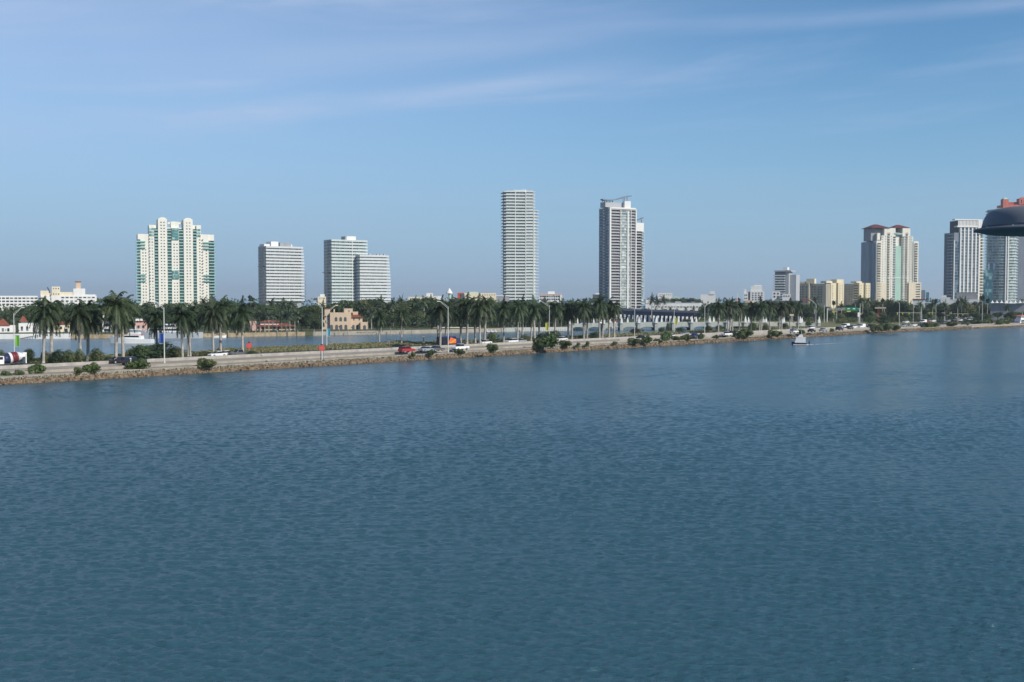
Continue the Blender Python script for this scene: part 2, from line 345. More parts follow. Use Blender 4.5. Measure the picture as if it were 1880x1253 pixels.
ORD = 'first second third fourth fifth sixth seventh eighth ninth tenth eleventh twelfth thirteenth fourteenth fifteenth sixteenth seventeenth eighteenth nineteenth twentieth'.split()
REG = {}
def reg(o, desc, px): REG.setdefault((desc, place_of(px)), []).append((px, o))
def finish_labels():
    for (desc, pl), lst in REG.items():
        lst.sort(key=lambda a: a[0])
        for i, (px, o) in enumerate(lst):
            if len(lst) == 1: o['label'] = f'{desc} below {pl}'
            elif i == len(lst)-1 and len(lst) > 2: o['label'] = f'last {desc} from the left below {pl}'
            else: o['label'] = f'{ORD[min(i, 19)]} {desc} from the left below {pl}'
# ================================================================ setting
def water_sheet():
    """one sheet: a wind-rippled part round the ship (real wave shapes, finer where nearer) on a flat sheet out to the horizon"""
    rg = np.random.RandomState(5)
    Ds = [22.0]
    while Ds[-1] < 345: Ds.append(Ds[-1]+max(.075, Ds[-1]*.0020))
    Ds = np.array(Ds); nc = 1150; U = np.linspace(-.66, .66, nc)
    X = (Ds+48)[:, None]*U[None, :]*.93; Y = np.repeat(Ds[:, None], nc, 1); d = np.maximum(.075, Ds*.0020)[:, None]
    Hh = np.zeros_like(X)
    for i in range(80):
        lam = .34*(6.5**(rg.rand()**1.6)); th = math.radians(rg.normal(95, 26)); k = 2*math.pi/lam
        a = lam*.046/(2*math.pi)*(1.2 if lam < 1.2 else .55); ph = rg.rand()*6.283
        wgt = np.clip(lam/(2.2*d)-.6, 0, 1)
        Hh += wgt*a*np.sin(k*(X*math.cos(th)+Y*math.sin(th))+ph+.6*np.sin(.31*X+.17*Y+ph*3))
    patch = .95+.22*np.sin(.045*X+.012*Y+1)+.22*np.sin(.02*X-.055*Y+2.1)+.15*np.sin(.11*X+.07*Y)
    sd = -.753*X+.658*Y; lane = np.sin(.052*sd+1.1*np.sin(.011*X+.6)+.6*np.sin(.037*Y))*np.sin(.019*X+.013*Y+.9); patch -= .5*np.clip((lane-.35)/.4, 0, 1)*np.clip((Y-60)/60, 0, 1)
    Hh *= np.clip(patch, .35, 1.12)*np.clip(190/Y, .6, 1)
    Z = .07+.20*np.clip((185-Y)/70, 0, 1)+Hh*np.clip((345-Y)/60, 0, 1)
    Z = np.maximum(Z, .006)
    nr = len(Ds); co = np.stack([X, Y, Z], -1).reshape(-1, 3)
    idx = np.arange(nr*nc).reshape(nr, nc); f = np.stack([idx[:-1, :-1], idx[:-1, 1:], idx[1:, 1:], idx[1:, :-1]], -1).reshape(-1, 4)
    base = np.array([(-7000, -2000, 0), (9000, -2000, 0), (9000, 14000, 0), (-7000, 14000, 0)], float)
    co = np.concatenate([co, base]); f = np.concatenate([f, np.array([[nr*nc, nr*nc+1, nr*nc+2, nr*nc+3]])])
    me = bpy.data.meshes.new('water'); me.vertices.add(len(co)); me.vertices.foreach_set('co', co.ravel())
    me.loops.add(f.size); me.loops.foreach_set('vertex_index', f.ravel().astype(np.int32)); me.polygons.add(len(f)); me.polygons.foreach_set('loop_start', np.arange(0, f.size, 4, dtype=np.int32)); me.polygons.foreach_set('loop_total', np.full(len(f), 4, dtype=np.int32))
    me.update(calc_edges=True); me.polygons.foreach_set('use_smooth', np.ones(len(f), dtype=bool)); me.materials.append(M['water'])
    o = bpy.data.objects.new('water', me); COL.objects.link(o); o['kind'] = 'structure'
water_sheet()
# far land: the island across the inner channel and the city shore behind it
isl = [gnd(-420, 622, 0), gnd(0, 622.4, 0), gnd(440, 618.2, 0), gnd(680, 613.8, 0), gnd(900, 609.4, 0), gnd(1046, 606.8, 0)]
isl = [(p.x, p.y) for p in isl]+[(34, 640), (-330, 640), (-620, 560)]
MB().slab(isl, -1, 1.5).build('island_ground', 'earth')['kind'] = 'structure'
city = [(-2600, 760), (-300, 720), (40, 740), (60, 775), (180, 760), (340, 660), (1500, 900), (1900, 1500), (-2600, 1600)]
MB().slab(city, -1, 1.4).build('city_ground', 'earth')['kind'] = 'structure'
# causeway body
def causeway_body():
    q = MB(); n = 60; tt = [T0+(T1-T0)*i/n for i in range(n+1)]
    def wid(t): return 56 if t < 880 else 56+(t-880)*1.1
    prof = [(.3, -.8), (2.0, .5), (5.2, 1.42)]
    for i in range(n):
        a, b = tt[i], tt[i+1]
        for k in range(len(prof)-1):
            (s0, z0), (s1, z1) = prof[k], prof[k+1]
            q.quad(sh(a, s0, z0), sh(b, s0, z0), sh(b, s1, z1), sh(a, s1, z1))
        q.quad(sh(a, 5.2, 1.42), sh(b, 5.2, 1.42), sh(b, wid(b)-2, 1.75), sh(a, wid(a)-2, 1.75))
        q.quad(sh(a, wid(a)-2, 1.75), sh(b, wid(b)-2, 1.75), sh(b, wid(b), -.6), sh(a, wid(a), -.6))
    return q
causeway_body().build('causeway_ground', 'turf')['kind'] = 'structure'
strip('shore_path', 2.1, 6.2, 1.50, 'concrete', zb=.5)
q = MB(); tt_ = [T0+5*i for i in range(int((T1-T0)/5))]
for a_, b_ in zip(tt_[:-1], tt_[1:]):
    q.quad(sh(a_, .2, -.55), sh(b_, .2, -.55), sh(b_, 2.08, .8), sh(a_, 2.08, .8))
q.build('rocky_bank', 'rock')['kind'] = 'structure'
strip('near_road', 6.4, 17.4, 1.95, 'pavement', zb=1.5)
strip('far_road', 23.0, 33.5, 1.95, 'asphalt', zb=1.5)
def lines(s, z, dash, name):
    q = MB(); t = T0
    while t < T1-10:
        ln = 3 if dash else 12
        q.quad(sh(t, s, z), sh(t+ln, s, z), sh(t+ln, s+.15, z), sh(t, s+.15, z)); t += 12
    o = q.build(name, 'paint_white'); o['kind'] = 'structure'
lines(13.2, 1.956, True, 'lane_marking'); lines(28.2, 1.956, True, 'lane_marking')
# low seawall cap and median barrier
def wall_run(name, label, cat, s0, w, z0, z1, m, t0, t1, taper=0):
    q = MB(); n = int((t1-t0)/4)
    for i in range(n):
        a, b = t0+(t1-t0)*i/n, t0+(t1-t0)*(i+1)/n-.03
        p = [sh(a, s0, z0), sh(b, s0, z0), sh(b, s0+w, z0), sh(a, s0+w, z0), sh(a, s0+taper, z1), sh(b, s0+taper, z1), sh(b, s0+w-taper, z1), sh(a, s0+w-taper, z1)]
        k = len(q.v); q.v += [tuple(x) for x in p]
        q.f += [(k, k+3, k+2, k+1), (k+4, k+5, k+6, k+7), (k, k+1, k+5, k+4), (k+1, k+2, k+6, k+5), (k+2, k+3, k+7, k+6), (k+3, k, k+4, k+7)]
    return tag(q.build(name, m, fixn=True), label, cat)
wall_run('seawall', 'low pale concrete seawall cap running along the top of the rocks', 'seawall', 5.9, .45, 1.55, 2.12, 'concrete', 290, 1050)
wall_run('traffic_barrier', 'long pale concrete traffic barrier along the middle of the causeway', 'barrier', 18.0, .5, 1.7, 2.62, 'barrier_concrete', 250, 960, .12)
strip('gutter', 17.45, 17.98, 1.90, 'asphalt')
wall_run('retaining_wall', 'taller pale concrete retaining wall between near road and shore path', 'wall', 6.75, .3, 1.7, 2.6, 'barrier_concrete', 700, 900)
# riprap
q = MB(); rk = []
for v in range(6):
    b = bmesh.new(); bmesh.ops.create_icosphere(b, subdivisions=1, radius=1); 
    rr = random.Random(v)
    for x in b.verts: x.co *= rr.uniform(.7, 1.15)
    rk.append(([tuple(x.co) for x in b.verts], [tuple(w.index for w in f.verts) for f in b.faces])); b.free()
t = 300
while t < 1070:
    for j in range(4 if t < 640 else 3):
        s = R.uniform(0, 2.1); r = R.choice((R.uniform(.15, .3), R.uniform(.25, .5)))
        z = -.3+ (s/2.1)*1.0
        c = sh(t+R.uniform(-.6, .6), s, z); vs, fs = R.choice(rk); e = Euler((R.random()*6, R.random()*6, R.random()*6)).to_matrix(); n = len(q.v)
        sx, sy, sz = r*R.uniform(.8, 1.4), r*R.uniform(.8, 1.2), r*R.uniform(.5, .8)
        q.v += [tuple(c+e@Vector((x*sx, y*sy, zz*sz))) for x, y, zz in vs]; q.f += [tuple(i+n for i in f) for f in fs]
    t += .62
q.build('riprap_rocks', 'rock')['kind'] = 'stuff'
# brown weed line among the rocks
q = MB(); t = 300
while t < 1000:
    for j in range(12):
        c = sh(t, R.gauss(2.0, .35), R.uniform(.8, 1.3)); a = R.uniform(0, 6.3); h = R.uniform(.1, .3); d = Vector((math.cos(a), math.sin(a), 0))*R.uniform(.06, .18)
        q.tri(c-d, c+d, c+Vector((R.uniform(-.2, .2), R.uniform(-.2, .2), h)))
    t += .45
q.build('dry_weeds', 'weeds')['kind'] = 'stuff'
# rough grass on the inner half of the causeway
def grass(name, t0, t1, s0, s1, n, h0, h1, m):
    q = MB()
    for i in range(n):
        c = sh(R.uniform(t0, t1), R.uniform(s0, s1), 1.72); a = R.uniform(0, 6.3); h = R.uniform(h0, h1)*(.75+.5*noise.noise(c*.12)); w = R.uniform(.18, .4)
        d = Vector((math.cos(a), math.sin(a), 0))*w; l_ = Vector((R.uniform(-.25, .25), R.uniform(-.25, .25), h))
        q.quad(c-d, c+d, c+l_+d*.5, c+l_-d*.6)
    q.build(name, m)['kind'] = 'stuff'
def t_at(px, s=18):
    lo, hi = T0, T1
    for _ in range(40):
        md = (lo+hi)/2; p = sh(md, s); x = CX+F*p.x/p.y
        if x < px: lo = md
        else: hi = md
    return lo
grass('grass', t_at(452, 40), t_at(800, 40), 34, 54.5, 15000, .5, 1.0, 'grass_blade')
grass('grass', t_at(-40, 40), t_at(452, 40), 35, 54, 5000, .2, .6, 'grass_blade')
grass('grass', t_at(800, 40), t_at(1500, 40), 34, 54, 7000, .2, .6, 'grass_blade')

# low wooded shore far behind the city
q = MB()
for i in range(7000):
    px = R.uniform(-700, 2600); D = R.uniform(1200, 1420); c = Vector(((px-CX)*D/F, D, R.uniform(1, 15.4+1.2*noise.noise(Vector((px*.02, 0, 0)))))); t1 = Vector((R.gauss(0, 1), R.gauss(0, 1), R.gauss(0, 1))).normalized(); t2 = t1.orthogonal().normalized(); z = R.uniform(1.2, 2.6); q.quad(c-t1*z, c-t2*z*.6, c+t1*z, c+t2*z*.6)
q.build('distant_woods', 'leaf')['kind'] = 'stuff'

# ================================================================ buildings
class Fr:
    """a building seen in frame coordinates: x along its front face from pixel column x1, depth d in metres, y as pixel row"""
    def __init__(s, name, label, cat, x1, D, alpha=0, zb=1.4, group=None):
        s.k = D/F; phi = math.atan((x1-CX)/F); s.phi = phi; s.al = math.radians(alpha); s.x1 = x1; s.zb = zb; s.D = D
        s.cx = math.cos(phi)/math.cos(s.al)
        s.o = thing(name, label, cat, ((x1-CX)*s.k, D, zb), s.al-phi, group)
    def X(s, px): return (px-s.x1)*s.k*s.cx
    def Z(s, py): return CH-(py-HOR)*s.k-s.zb
    def dep(s, px): return (s.x1-px)*s.k*math.cos(s.phi)/math.sin(s.al)   # depth along the left face seen at column px
    def bx(s, x0, x1, y0, y1, d0, d1): return (s.X(x0), s.X(x1), d0, d1, s.Z(y1) if y1 is not None else 0.0, s.Z(y0))
    def box(s, part, m, x0, x1, y0, y1, d0=0, d1=20): return MB().box(*s.bx(x0, x1, y0, y1, d0, d1)).build(part, m, s.o)
    def many(s, part, m, bs, most=100): many(s.o, part, [s.bx(*b) for b in bs], m, most)
    def side(s, part, m, bs, most=100, out=.6):       # boxes on the left face: (d0,d1,y0,y1)
        many(s.o, part, [(-out, .05, a, b, s.Z(y1), s.Z(y0)) for a, b, y0, y1 in bs], m, most)
def rows(y0, pitch, y1): 
    r = []; y = y0
    while y < y1: r.append(y); y += pitch
    return r
GB = None
def pitchfloors(*a): return rows(*a)

# --- twin crowned tower
f = Fr('apartment_tower', 'wide white apartment tower with twin arched crowns and sea green balconies', 'tower', 254, 1090, 3)
P = 5.55
for a, b, top, d in ((255, 276, 430, 2), (276, 285.5, 413, 1), (285.5, 292.6, 413, 3), (292.6, 309.4, 401.5, 0), (309.4, 317.5, 417, 3), (317.5, 331.5, 417, .6),
                     (331.5, 340.3, 417, 3), (340.3, 357.8, 401.5, 0), (357.8, 364.8, 411.5, 3), (364.8, 373.5, 411.5, 1), (373.5, 388, 428.5, 2), (388, 399, 428.5, 4)):
    f.box('wall', 'ivory_wall', a, b-.02, top, None, d, 22)
f.box('penthouse_wall', 'ivory_wall', 317, 332, 406.5, 416.9, 3, 15)
for a, b in ((292.6, 309.4), (340.3, 357.8)):           # arched crowns
    mx_, rr = (a+b)/2, (b-a)/2
    pl = [(f.X(a), f.Z(401.6)), (f.X(b), f.Z(401.6))]+[(f.X(mx_+rr*.8*math.cos(t_*math.pi/10)), f.Z(401.6-3.0*math.sin(t_*math.pi/10))) for t_ in range(0, 11)]
    MB().prism(pl, .3, 12).build('crown', 'ivory_wall', f.o, fixn=True)
mxp = [(f.X(311), f.Z(409))]+[(f.X(324.5+13.5*math.cos(t_*math.pi/10)), f.Z(408.5-2.8*math.sin(t_*math.pi/10))) for t_ in range(0, 11)]
MB().prism([(f.X(311), f.Z(410)), (f.X(338), f.Z(410))]+mxp[1:], 4, 5).build('pediment', 'ivory_wall', f.o, fixn=True)
fl = rows(441, P, 556)
bal, gl = [], []
for a, b, top, d in ((285.7, 292.4, 419, 3), (309.6, 317.3, 419, 3), (331.7, 340.1, 419, 3), (358, 364.6, 419, 3)):
    for y in rows(top, P, 556): bal.append((a, b, y+2.3, y+4.4, d-2.4, d)); gl.append((a, b, y, y+2.2, d-.15, d+.1))
    
f.many('balcony', 'rail_green', [b for b in bal]); f.many('balcony_door', 'glass_dark', gl)
ed = []
for y in fl: ed += [(250.5, 259.8, y+1.8, y+4.0, .2, 4), (388.5, 401.3, y+1.8, y+4.0, 1.6, 6)]
for y in fl[:3]+fl[11:14]: ed += [(258, 269, y+1.8, y+4.0, .3, 2), (379, 390, y+1.8, y+4.0, .3, 2)]
f.many('corner_balcony', 'rail_green', ed)
f.many('corner_glazing', 'glass_dark', [(255.3, 259.8, y-1.2, y+1.8, 1.8, 2.1) for y in fl]+[(388.5, 398.8, y-1.2, y+1.8, 3.8, 4.1) for y in fl])
f.many('glass_bay', 'glass_green', [(318.5, 331, y+.4, y+P-.7, -.6, .65) for y in rows(418, P, 440)]+[(318.5, 331, y+.4, y+P-.7, -.6, .65) for y in rows(496, P, 512)]+[(276.5, 285.4, y+.6, y+4.2, .4, 1.1) for y in rows(418, P, 434)]+[(365.2, 372.5, y+.6, y+4.2, .4, 1.1) for y in rows(418, P, 434)])
ws = []
for xs_, top, d in (((297, 302.5), 407, 0), ((345.2, 350.8), 407, 0), ((275.5, 280.5), 438, 1), ((369.5, 375), 438, 1), ((263, 268), 458, 2), ((382.2,), 458, 2)):
    for x in xs_:
        for y in rows(top, P, 556): ws.append((x, x+2.6, y, y+2.1, d-.08, d+.1))
for x in (321, 326.3):
    for y in rows(447, P, 494)+rows(519, P, 556): ws.append((x, x+2.6, y, y+2.1, .52, .7))
ws.sort(key=lambda w: w[2]); f.many('window', 'glass_window', ws)

# --- white banded towers (balcony bands)
def banded(f, a, b, top, pitch, bot, left, flare, gm='glass_screen', lip=1.1, wallm='grey_wall', white='slab_white', yroof=None):
    n = 0; core = MB(); d = 18
    f.box('core', 'grey_wall', a+.3, b-.3, top, None, 1.6, d)
    bands, gls = [], []
    for i, y in enumerate(rows(top, pitch, bot)):
        g = flare*math.sin(min(1, i/14)*math.pi/2)
        bands.append((a-.2, b+2.2+g, y-.8, y+2.5, -1.0, d-1)); gls.append((a+.4, b-.4, y+2.5, y+pitch-.8, .6, 1.0))
    f.many('balcony', white if white != 'slab_white' else 'band_white', bands); f.many('glazing', gm, gls)
    # mullion rhythm: privacy screens between flats
    sc_ = []
    for i, y in enumerate(rows(top, pitch, bot)):
        for j in range(7):
            x = a+2+(b-a-4)*(j+.5)/7+R.uniform(-.7, .7); sc_.append((x, x+.45, y+2.5, y+pitch-.85, -.6, .6))
    f.many('privacy_screen', 'slab_grey', sc_, 40)
    wl = [(0.8, 17, y+.1, y+1.2) for y in rows(top, pitch, bot)]
    f.side('side_slab', 'slab_grey', wl)
f = Fr('apartment_tower', 'plain white banded apartment tower standing alone left of its stepped twin', 'tower', 489, 1060, 24)
banded(f, 489, 556, 453, 5.74, 556, 483, 4)
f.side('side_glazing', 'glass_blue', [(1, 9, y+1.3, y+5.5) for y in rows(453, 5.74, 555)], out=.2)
f.box('penthouse', 'white_wall', 488.5, 499, 448.5, 452.8, 3, 14); f.box('penthouse', 'slab_white', 500.5, 514, 443.6, 452.8, 2, 14); f.box('penthouse', 'grey_wall', 518.5, 539.5, 445, 452.8, 4, 14)
f.box('roof_tank', 'white_wall', 540, 542.5, 448, 452.8, 5, 8); f.box('maintenance_arm', 'dark_metal', 478, 488.5, 489, 490.2, 4, 5)
f = Fr('apartment_tower', 'stepped white banded apartment tower with a lower right wing', 'tower', 609, 1060, 24)
banded(f, 609, 674, 441, 5.74, 556, 602, 1.2, gm='glass_pale', white='rail_pale')
f.side('side_glazing', 'glass_blue', [(1, 9, y+1.3, y+5.5) for y in rows(441, 5.74, 555)], out=.2)
f.box('penthouse', 'white_wall', 640, 657.5, 433, 440.8, 3, 14); f.box('penthouse', 'grey_wall', 637, 640, 433.5, 440.8, 3, 12)
f.box('lower_wing', 'grey_wall', 655.6, 706, 469, None, -7, 1.4)
f.many('wing_balcony', 'band_white', [(654, 709.5+3.5*math.sin(min(1, i/12)*1.57), y-.6, y+2.9, -9.6, 0) for i, y in enumerate(rows(468.5, 5.74, 556))])
f.many('wing_glazing', 'glass_screen', [(655.2, 706.2, y+2.95, y+5.1, -8.3, -7) for y in rows(468.5, 5.74, 556)])
f.box('rail_post', 'white_wall', 646.6, 647.5, 441, 556, -1.25, -1.02); f.box('maintenance_arm', 'dark_metal', 596, 609, 500.5, 501.8, 4, 5)
f.many('roof_vent', 'slab_grey', [(x, x+2.5, 464.8, 468.4, -5, -3) for x in (676, 691, 697, 704)])

# --- tall narrow tower
f = Fr('apartment_tower', 'tallest narrow grey green tower with thin slab edges sticking out both sides', 'tower', 928.5, 1070, 8)
f.box('core', 'slab_grey', 929, 964.5, 354, None, 1.2, 22)
f.box('lit_core', 'rail_pale', 965, 978, 354, None, 1.0, 20); f.box('side_wing', 'rail_pale', 978, 984.5, 387, None, 4, 20)  # sunlit chamfer: its brightness is put in as a paler wall colour
sb, rl, gl, rl2 = [], [], [], []
for i, y in enumerate(rows(353, 5.62, 553)):
    sb.append((924.6, 982.3, y, y+.95, -1.6, 21)); rl.append((929, 963.5, y-1.9, y-.05, -1.5, -1.35)); rl2.append((965.5, 978, y-2.7, y-.05, -1.5, -1.3)); gl.append((929.3, 964, y+.95, y+5.55, 1.0, 1.2))
f.many('balcony_slab', 'slab_white', sb); f.many('glazing', 'glass_screen', gl); f.many('balcony_rail', 'rail_pale', rl); f.many('glass_rail', 'rail_pale', rl2)
f.many('lit_glazing', 'glass_teal', [(965.5, 977.5, y+1.0, y+3.0, .8, 1.0) for y in rows(353, 5.62, 553)])
f.many('wing_slab', 'slab_white', [(981, 990.5, y, y+.9, 3, 20.5) for y in rows(386, 5.62, 553)])
for x in (945.2, 964.3, 979): f.box('fin', 'slab_white', x, x+1, 353, 553, -1.75, 1)
f.box('penthouse', 'slab_white', 944, 967, 349.6, 352.8, 2, 14)
f.many('roof_aerial', 'slab_white', [(x, x+.5, 346.8, 349.6, 5, 5.4) for x in (960, 963, 966)])

# --- curved roof tower
f = Fr('apartment_tower', 'slender white tower with swooping curved roof canopies and shadowed left side', 'tower', 1118.5, 1130, 32)
lf = f.dep(1099); P = 5.32
f.box('core', 'grey_wall', 1118.5, 1181, 408.5, None, 3, lf); f.box('upper_core', 'grey_wall', 1118.5, 1166.5, 382, 408.4, 3, lf)
f.box('white_pier', 'white_wall', 1118.3, 1121, 381.7, None, -.8, 3)
f.box('parapet', 'white_wall', 1121.1, 1166.6, 381.2, 384.2, -.9, 3)
for a, b, top in ((1121.1, 1137.5, 386), (1157.8, 1165.6, 386), (1167.6, 1177.3, 424)):
    f.many('balcony', 'rail_grey', [(a, b, y+2.4, y+P-.15, -.2, 3) for y in rows(top, P, 562)], 40)
    f.many('dark_glazing', 'glass_dark', [(a, b, y, y+2.4, 2.6, 3.0) for y in rows(top, P, 562)], 40)
f.many('bay_glazing', 'glass_pale', [(1138.3, 1156.8, y+.9, y+P-.3, -.3, 3) for y in rows(385.5, P, 562)])
f.many('floor_band', 'slab_white', [(1121.1, 1181.3 if y > 425 else 1166.6, y-.25, y+.35, -1.0, 3) for y in rows(385.5, P, 563)])
for x, w, top in ((1150.4, 2.2, 388), (1165.7, 1.7, 384.3), (1137.5, .8, 386), (1157, .7, 386)): f.box('fin', 'white_wall', x, x+w, top, 567, -1.35, 3)
f.box('corner_glass', 'glass_teal', 1178, 1181.6, 425, 562, -.6, 3)
f.many('corner_slab', 'slab_white', [(1177.4, 1183, y-.3, y+.6, -1.2, 6) for y in rows(425, P, 562)])
f.box('wing_parapet', 'white_wall', 1166.7, 1181.2, 408.2, 424, -1.1, 3)
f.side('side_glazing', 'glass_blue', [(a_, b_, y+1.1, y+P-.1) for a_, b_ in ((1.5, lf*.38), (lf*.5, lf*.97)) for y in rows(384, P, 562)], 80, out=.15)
f.side('side_balcony', 'slab_white', [(lf*.4, lf*.5, y, y+1.9) for y in rows(386, P, 562)], out=1.6)
f.box('penthouse', 'slab_grey', 1114.5, 1148.5, 371.5, 381.1, 4, 14); f.box('stair_block', 'white_wall', 1146.6, 1158, 369, 381.1, .5, 3.9)
f.many('canopy_strut', 'blue_grey_wall', [(x, x+.7, 366+abs(x-1125)*-.02, 371, 6, 7) for x in (1111.5, 1115, 1118.5, 1125, 1129.5)]+[(x, x+.6, 360.5, 369, 4, 4.6) for x in (1147, 1150, 1154.5)]+[(1180, 1181, 402, 408.2, 2, 3)])
def canopy(pts, d0, d1, th):
    up_ = [(f.X(x), f.Z(y)) for x, y in pts]; dn = [(f.X(x), f.Z(y+th)) for x, y in reversed(pts)]
    q = MB(); n = len(pts)
    for i in range(n-1):
        (xa, za), (xb, zb_) = up_[i], up_[i+1]; (xc, zc), (xd, zd) = (xb, f.Z(pts[i+1][1]+th)), (xa, f.Z(pts[i][1]+th))
        q.prism([(xa, za), (xb, zb_), (xc, zc), (xd, zd)], d0, d1)
    q.build('roof_canopy', 'blue_grey_wall', f.o, fixn=True)
canopy([(1108, 366.6), (1115, 367.5), (1123.5, 367.5), (1132, 366), (1140, 363.6), (1147, 361), (1153, 359), (1161.5, 357.6)], 2, 7, 2.0)
canopy([(1166.5, 403.8), (1172, 402.6), (1177, 401), (1183.5, 397.6)], 1, 6, 1.1)

# --- red roofed cream tower
f = Fr('apartment_tower', 'cream and mint tower with red hipped roofs and blue shadowed left side', 'tower', 1607.5, 1250, 27)
lf = f.dep(1585.3); P = 4.55
f.box('wall', 'ivory_wall', 1607.5, 1617, 442.4, None, 0, 24)
for a, b, top, d in ((1617, 1622.4, 433, .8), (1622.5, 1643, 419.3, 1.2), (1643, 1656, 427.5, 4), (1656, 1670.3, 419.3, 1.2), (1670.4, 1675.4, 434, .8), (1675.5, 1685, 443.2, 0)):
    f.box('wall', 'ivory_wall', a, b-.02, top, None, d, 24)
f.box('podium', 'cream_wall', 1607.4, 1625.5, 520, None, -.5, 26); f.box('podium', 'cream_wall', 1667, 1690, 519, None, -1.2, 26)
f.box('side_wing', 'shadow_blue_wall', 1600.5, 1607.4, 443.8, None, lf*.3, lf*.98)  # left side: its blue shadow is painted as wall colour
f.side('side_bay', 'shadow_blue_wall', [(lf*.1, lf*.32, 446, 550), (lf*.62, lf*.85, 446, 550)], out=2)
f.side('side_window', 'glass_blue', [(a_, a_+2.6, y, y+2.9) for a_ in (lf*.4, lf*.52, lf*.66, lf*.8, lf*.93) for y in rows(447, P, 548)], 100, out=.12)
f.box('penthouse', 'grey_wall', 1601.5, 1622.4, 419.6, 442.3, 6, 24); f.box('gable', 'ivory_wall', 1610, 1615.5, 428.5, 441, 2, 5.5)  # grey penthouse box: shade of its left face put into the colour
def hip(a, b, y0, y1, d0, d1, m='roof_maroon'):
    X0, X1, z0, z1 = f.X(a), f.X(b), f.Z(y0), f.Z(y1); xm, dm = (X0+X1)/2, (d0+d1)/2; q = MB()
    A, B, C, D_ = (X0, d0, z0), (X1, d0, z0), (X1, d1, z0), (X0, d1, z0); p, r_ = (xm-2, dm, z1), (xm+2, dm, z1)
    q.quad(A, B, r_, p); q.tri(B, C, r_); q.quad(C, D_, p, r_); q.tri(D_, A, p); q.quad(A, D_, C, B); q.build('roof', m, f.o)
hip(1597, 1633, 419.2, 411.5, 0, 26); hip(1641, 1671.5, 418.9, 412, 1, 24)
f.box('mint_bay', 'mint_wall', 1643.2, 1653.8, 452, None, 1.0, 4); f.box('crown_arch', 'glass_green', 1640, 1656, 428.5, 431, 1.0, 4)
f.many('balcony', 'cream_wall', [(x, x+w, y+2.7, y+P-.1, d-1.1, d) for x, w, top, d in ((1609, 6.2, 447, 0), (1628.6, 3.9, 430.5, 1.2), (1638.6, 4.6, 435, 3), (1653.9, 4.4, 435, 3), (1662, 3.6, 430.5, 1.2), (1677.6, 5.5, 447, 0)) for y in rows(top, P, 552)])
f.many('balcony_door', 'glass_dark', [(x, x+w, y, y+2.7, d-.15, d+.05) for x, w, top, d in ((1609, 6.2, 447, 0), (1628.6, 3.9, 430.5, 1.2), (1638.6, 4.6, 435, 1.2), (1653.9, 2.0, 435, 3.9), (1656.1, 2.5, 435, 1.2), (1662, 3.6, 430.5, 1.2), (1677.6, 5.5, 447, 0)) for y in rows(top, P, 552)])
f.many('window', 'glass_window', [(x, x+1.4, y, y+1.7, .6, .95) for x in (1618.6, 1672) for y in rows(435, P, 552)]+[(x, x+1.3, y, y+1.7, 1.1, 1.3) for x in (1624, 1634.6, 1659, 1667.6) for y in rows(434, P, 552)])
f.many('podium_balcony', 'glass_dark', [(x, x+w, y, y+1.9, d-.15, d) for x, w, d in ((1609, 6.6, -.5), (1680, 8, -1.2)) for y in rows(521.5, P, 552)])
f.box('belt_course', 'slab_white', 1622, 1668, 509.6, 511, .6, 4)
for x in (1627, 1660.4):
    pl = [(f.X(x), f.Z(430)), (f.X(x+7), f.Z(430))]+[(f.X(x+3.5+3.5*math.cos(t_*math.pi/8)), f.Z(430-3*math.sin(t_*math.pi/8))) for t_ in range(9)]
    MB().prism(pl, .9, 1.15).build('arch_trim', 'peach_wall', f.o, fixn=True)

# --- white finned tower
f = Fr('apartment_tower', 'white finned tower with barrel lattice crown and blue glass left side', 'tower', 1760.5, 980, 34)
lf = f.dep(1741.5); P = 5.55
f.box('core', 'dark_wall', 1760.5, 1799, 405.5, None, 2.2, 16); f.box('right_wing', 'dark_wall', 1799, 1806.5, 429, None, 4, lf)
for i, x in enumerate((1760.5, 1767.3, 1774.5, 1781.6, 1788.6, 1794.8)): f.box('fin', 'white_wall', x, x+2.3, 417, None, -.15, 2.2)
f.many('floor_band', 'band_white', [(1760.6, 1799, y, y+1.0, .0, 2.2) for y in rows(418, P, 545)])
f.many('window', 'glass_blue', [(x, x+4.4, y+1.25, y+P-.1, .5, 2.2) for x in (1762.2, 1769, 1776, 1783, 1790) for y in rows(418, P, 540)])
f.box('parapet', 'white_wall', 1749, 1799.5, 403.4, 405.4, -1, 3)
f.box('crown_end', 'white_wall', 1792, 1799.5, 405.4, 430, -1, 6); f.box('crown_base', 'white_wall', 1754, 1797, 415.4, 418, -.8, 4)
f.many('lattice', 'slab_white', [(x, x+1.4, 405.5, 415.4, -.6, .4) for x in [1756+2.6*i for i in range(14)]])
f.box('left_frame', 'white_wall', 1748.7, 1750, 442, None, -.9, .4)
f.box('left_wing', 'blue_grey_wall', 1750, 1760.4, 428, None, 1, lf)
f.many('left_window', 'glass_blue', [(1750.5, 1760.2, y, y+3.8, .7, 1.0) for y in rows(444, P, 545)])
many(f.o, 'side_balcony', [(f.X(1750)-1.2, f.X(1750)+.05, 2, lf*.6, f.Z(y+1.7), f.Z(y)) for y in rows(430, P, 548)], 'slab_grey')
f.many('right_balcony', 'cream_wall', [(1799, 1806.5, y, y+2, 1.5, 4) for y in rows(437, P, 545)]); f.many('right_window', 'glass_dark', [(1799.2, 1806.3, y+2.1, y+5.4, 3.7, 4) for y in rows(437, P, 540)])
# --- small dark glass block between
f = Fr('office_block', 'low dark teal glass block between the finned and round towers', 'building', 1796, 1050, 6)
f.box('wall', 'glass_teal', 1796, 1822, 496, None, 0, 20); f.box('upper_wall', 'glass_blue', 1816, 1826, 484, 495.9, 4, 16); f.box('pillar', 'slab_grey', 1801, 1803, 496, None, -.3, 0)
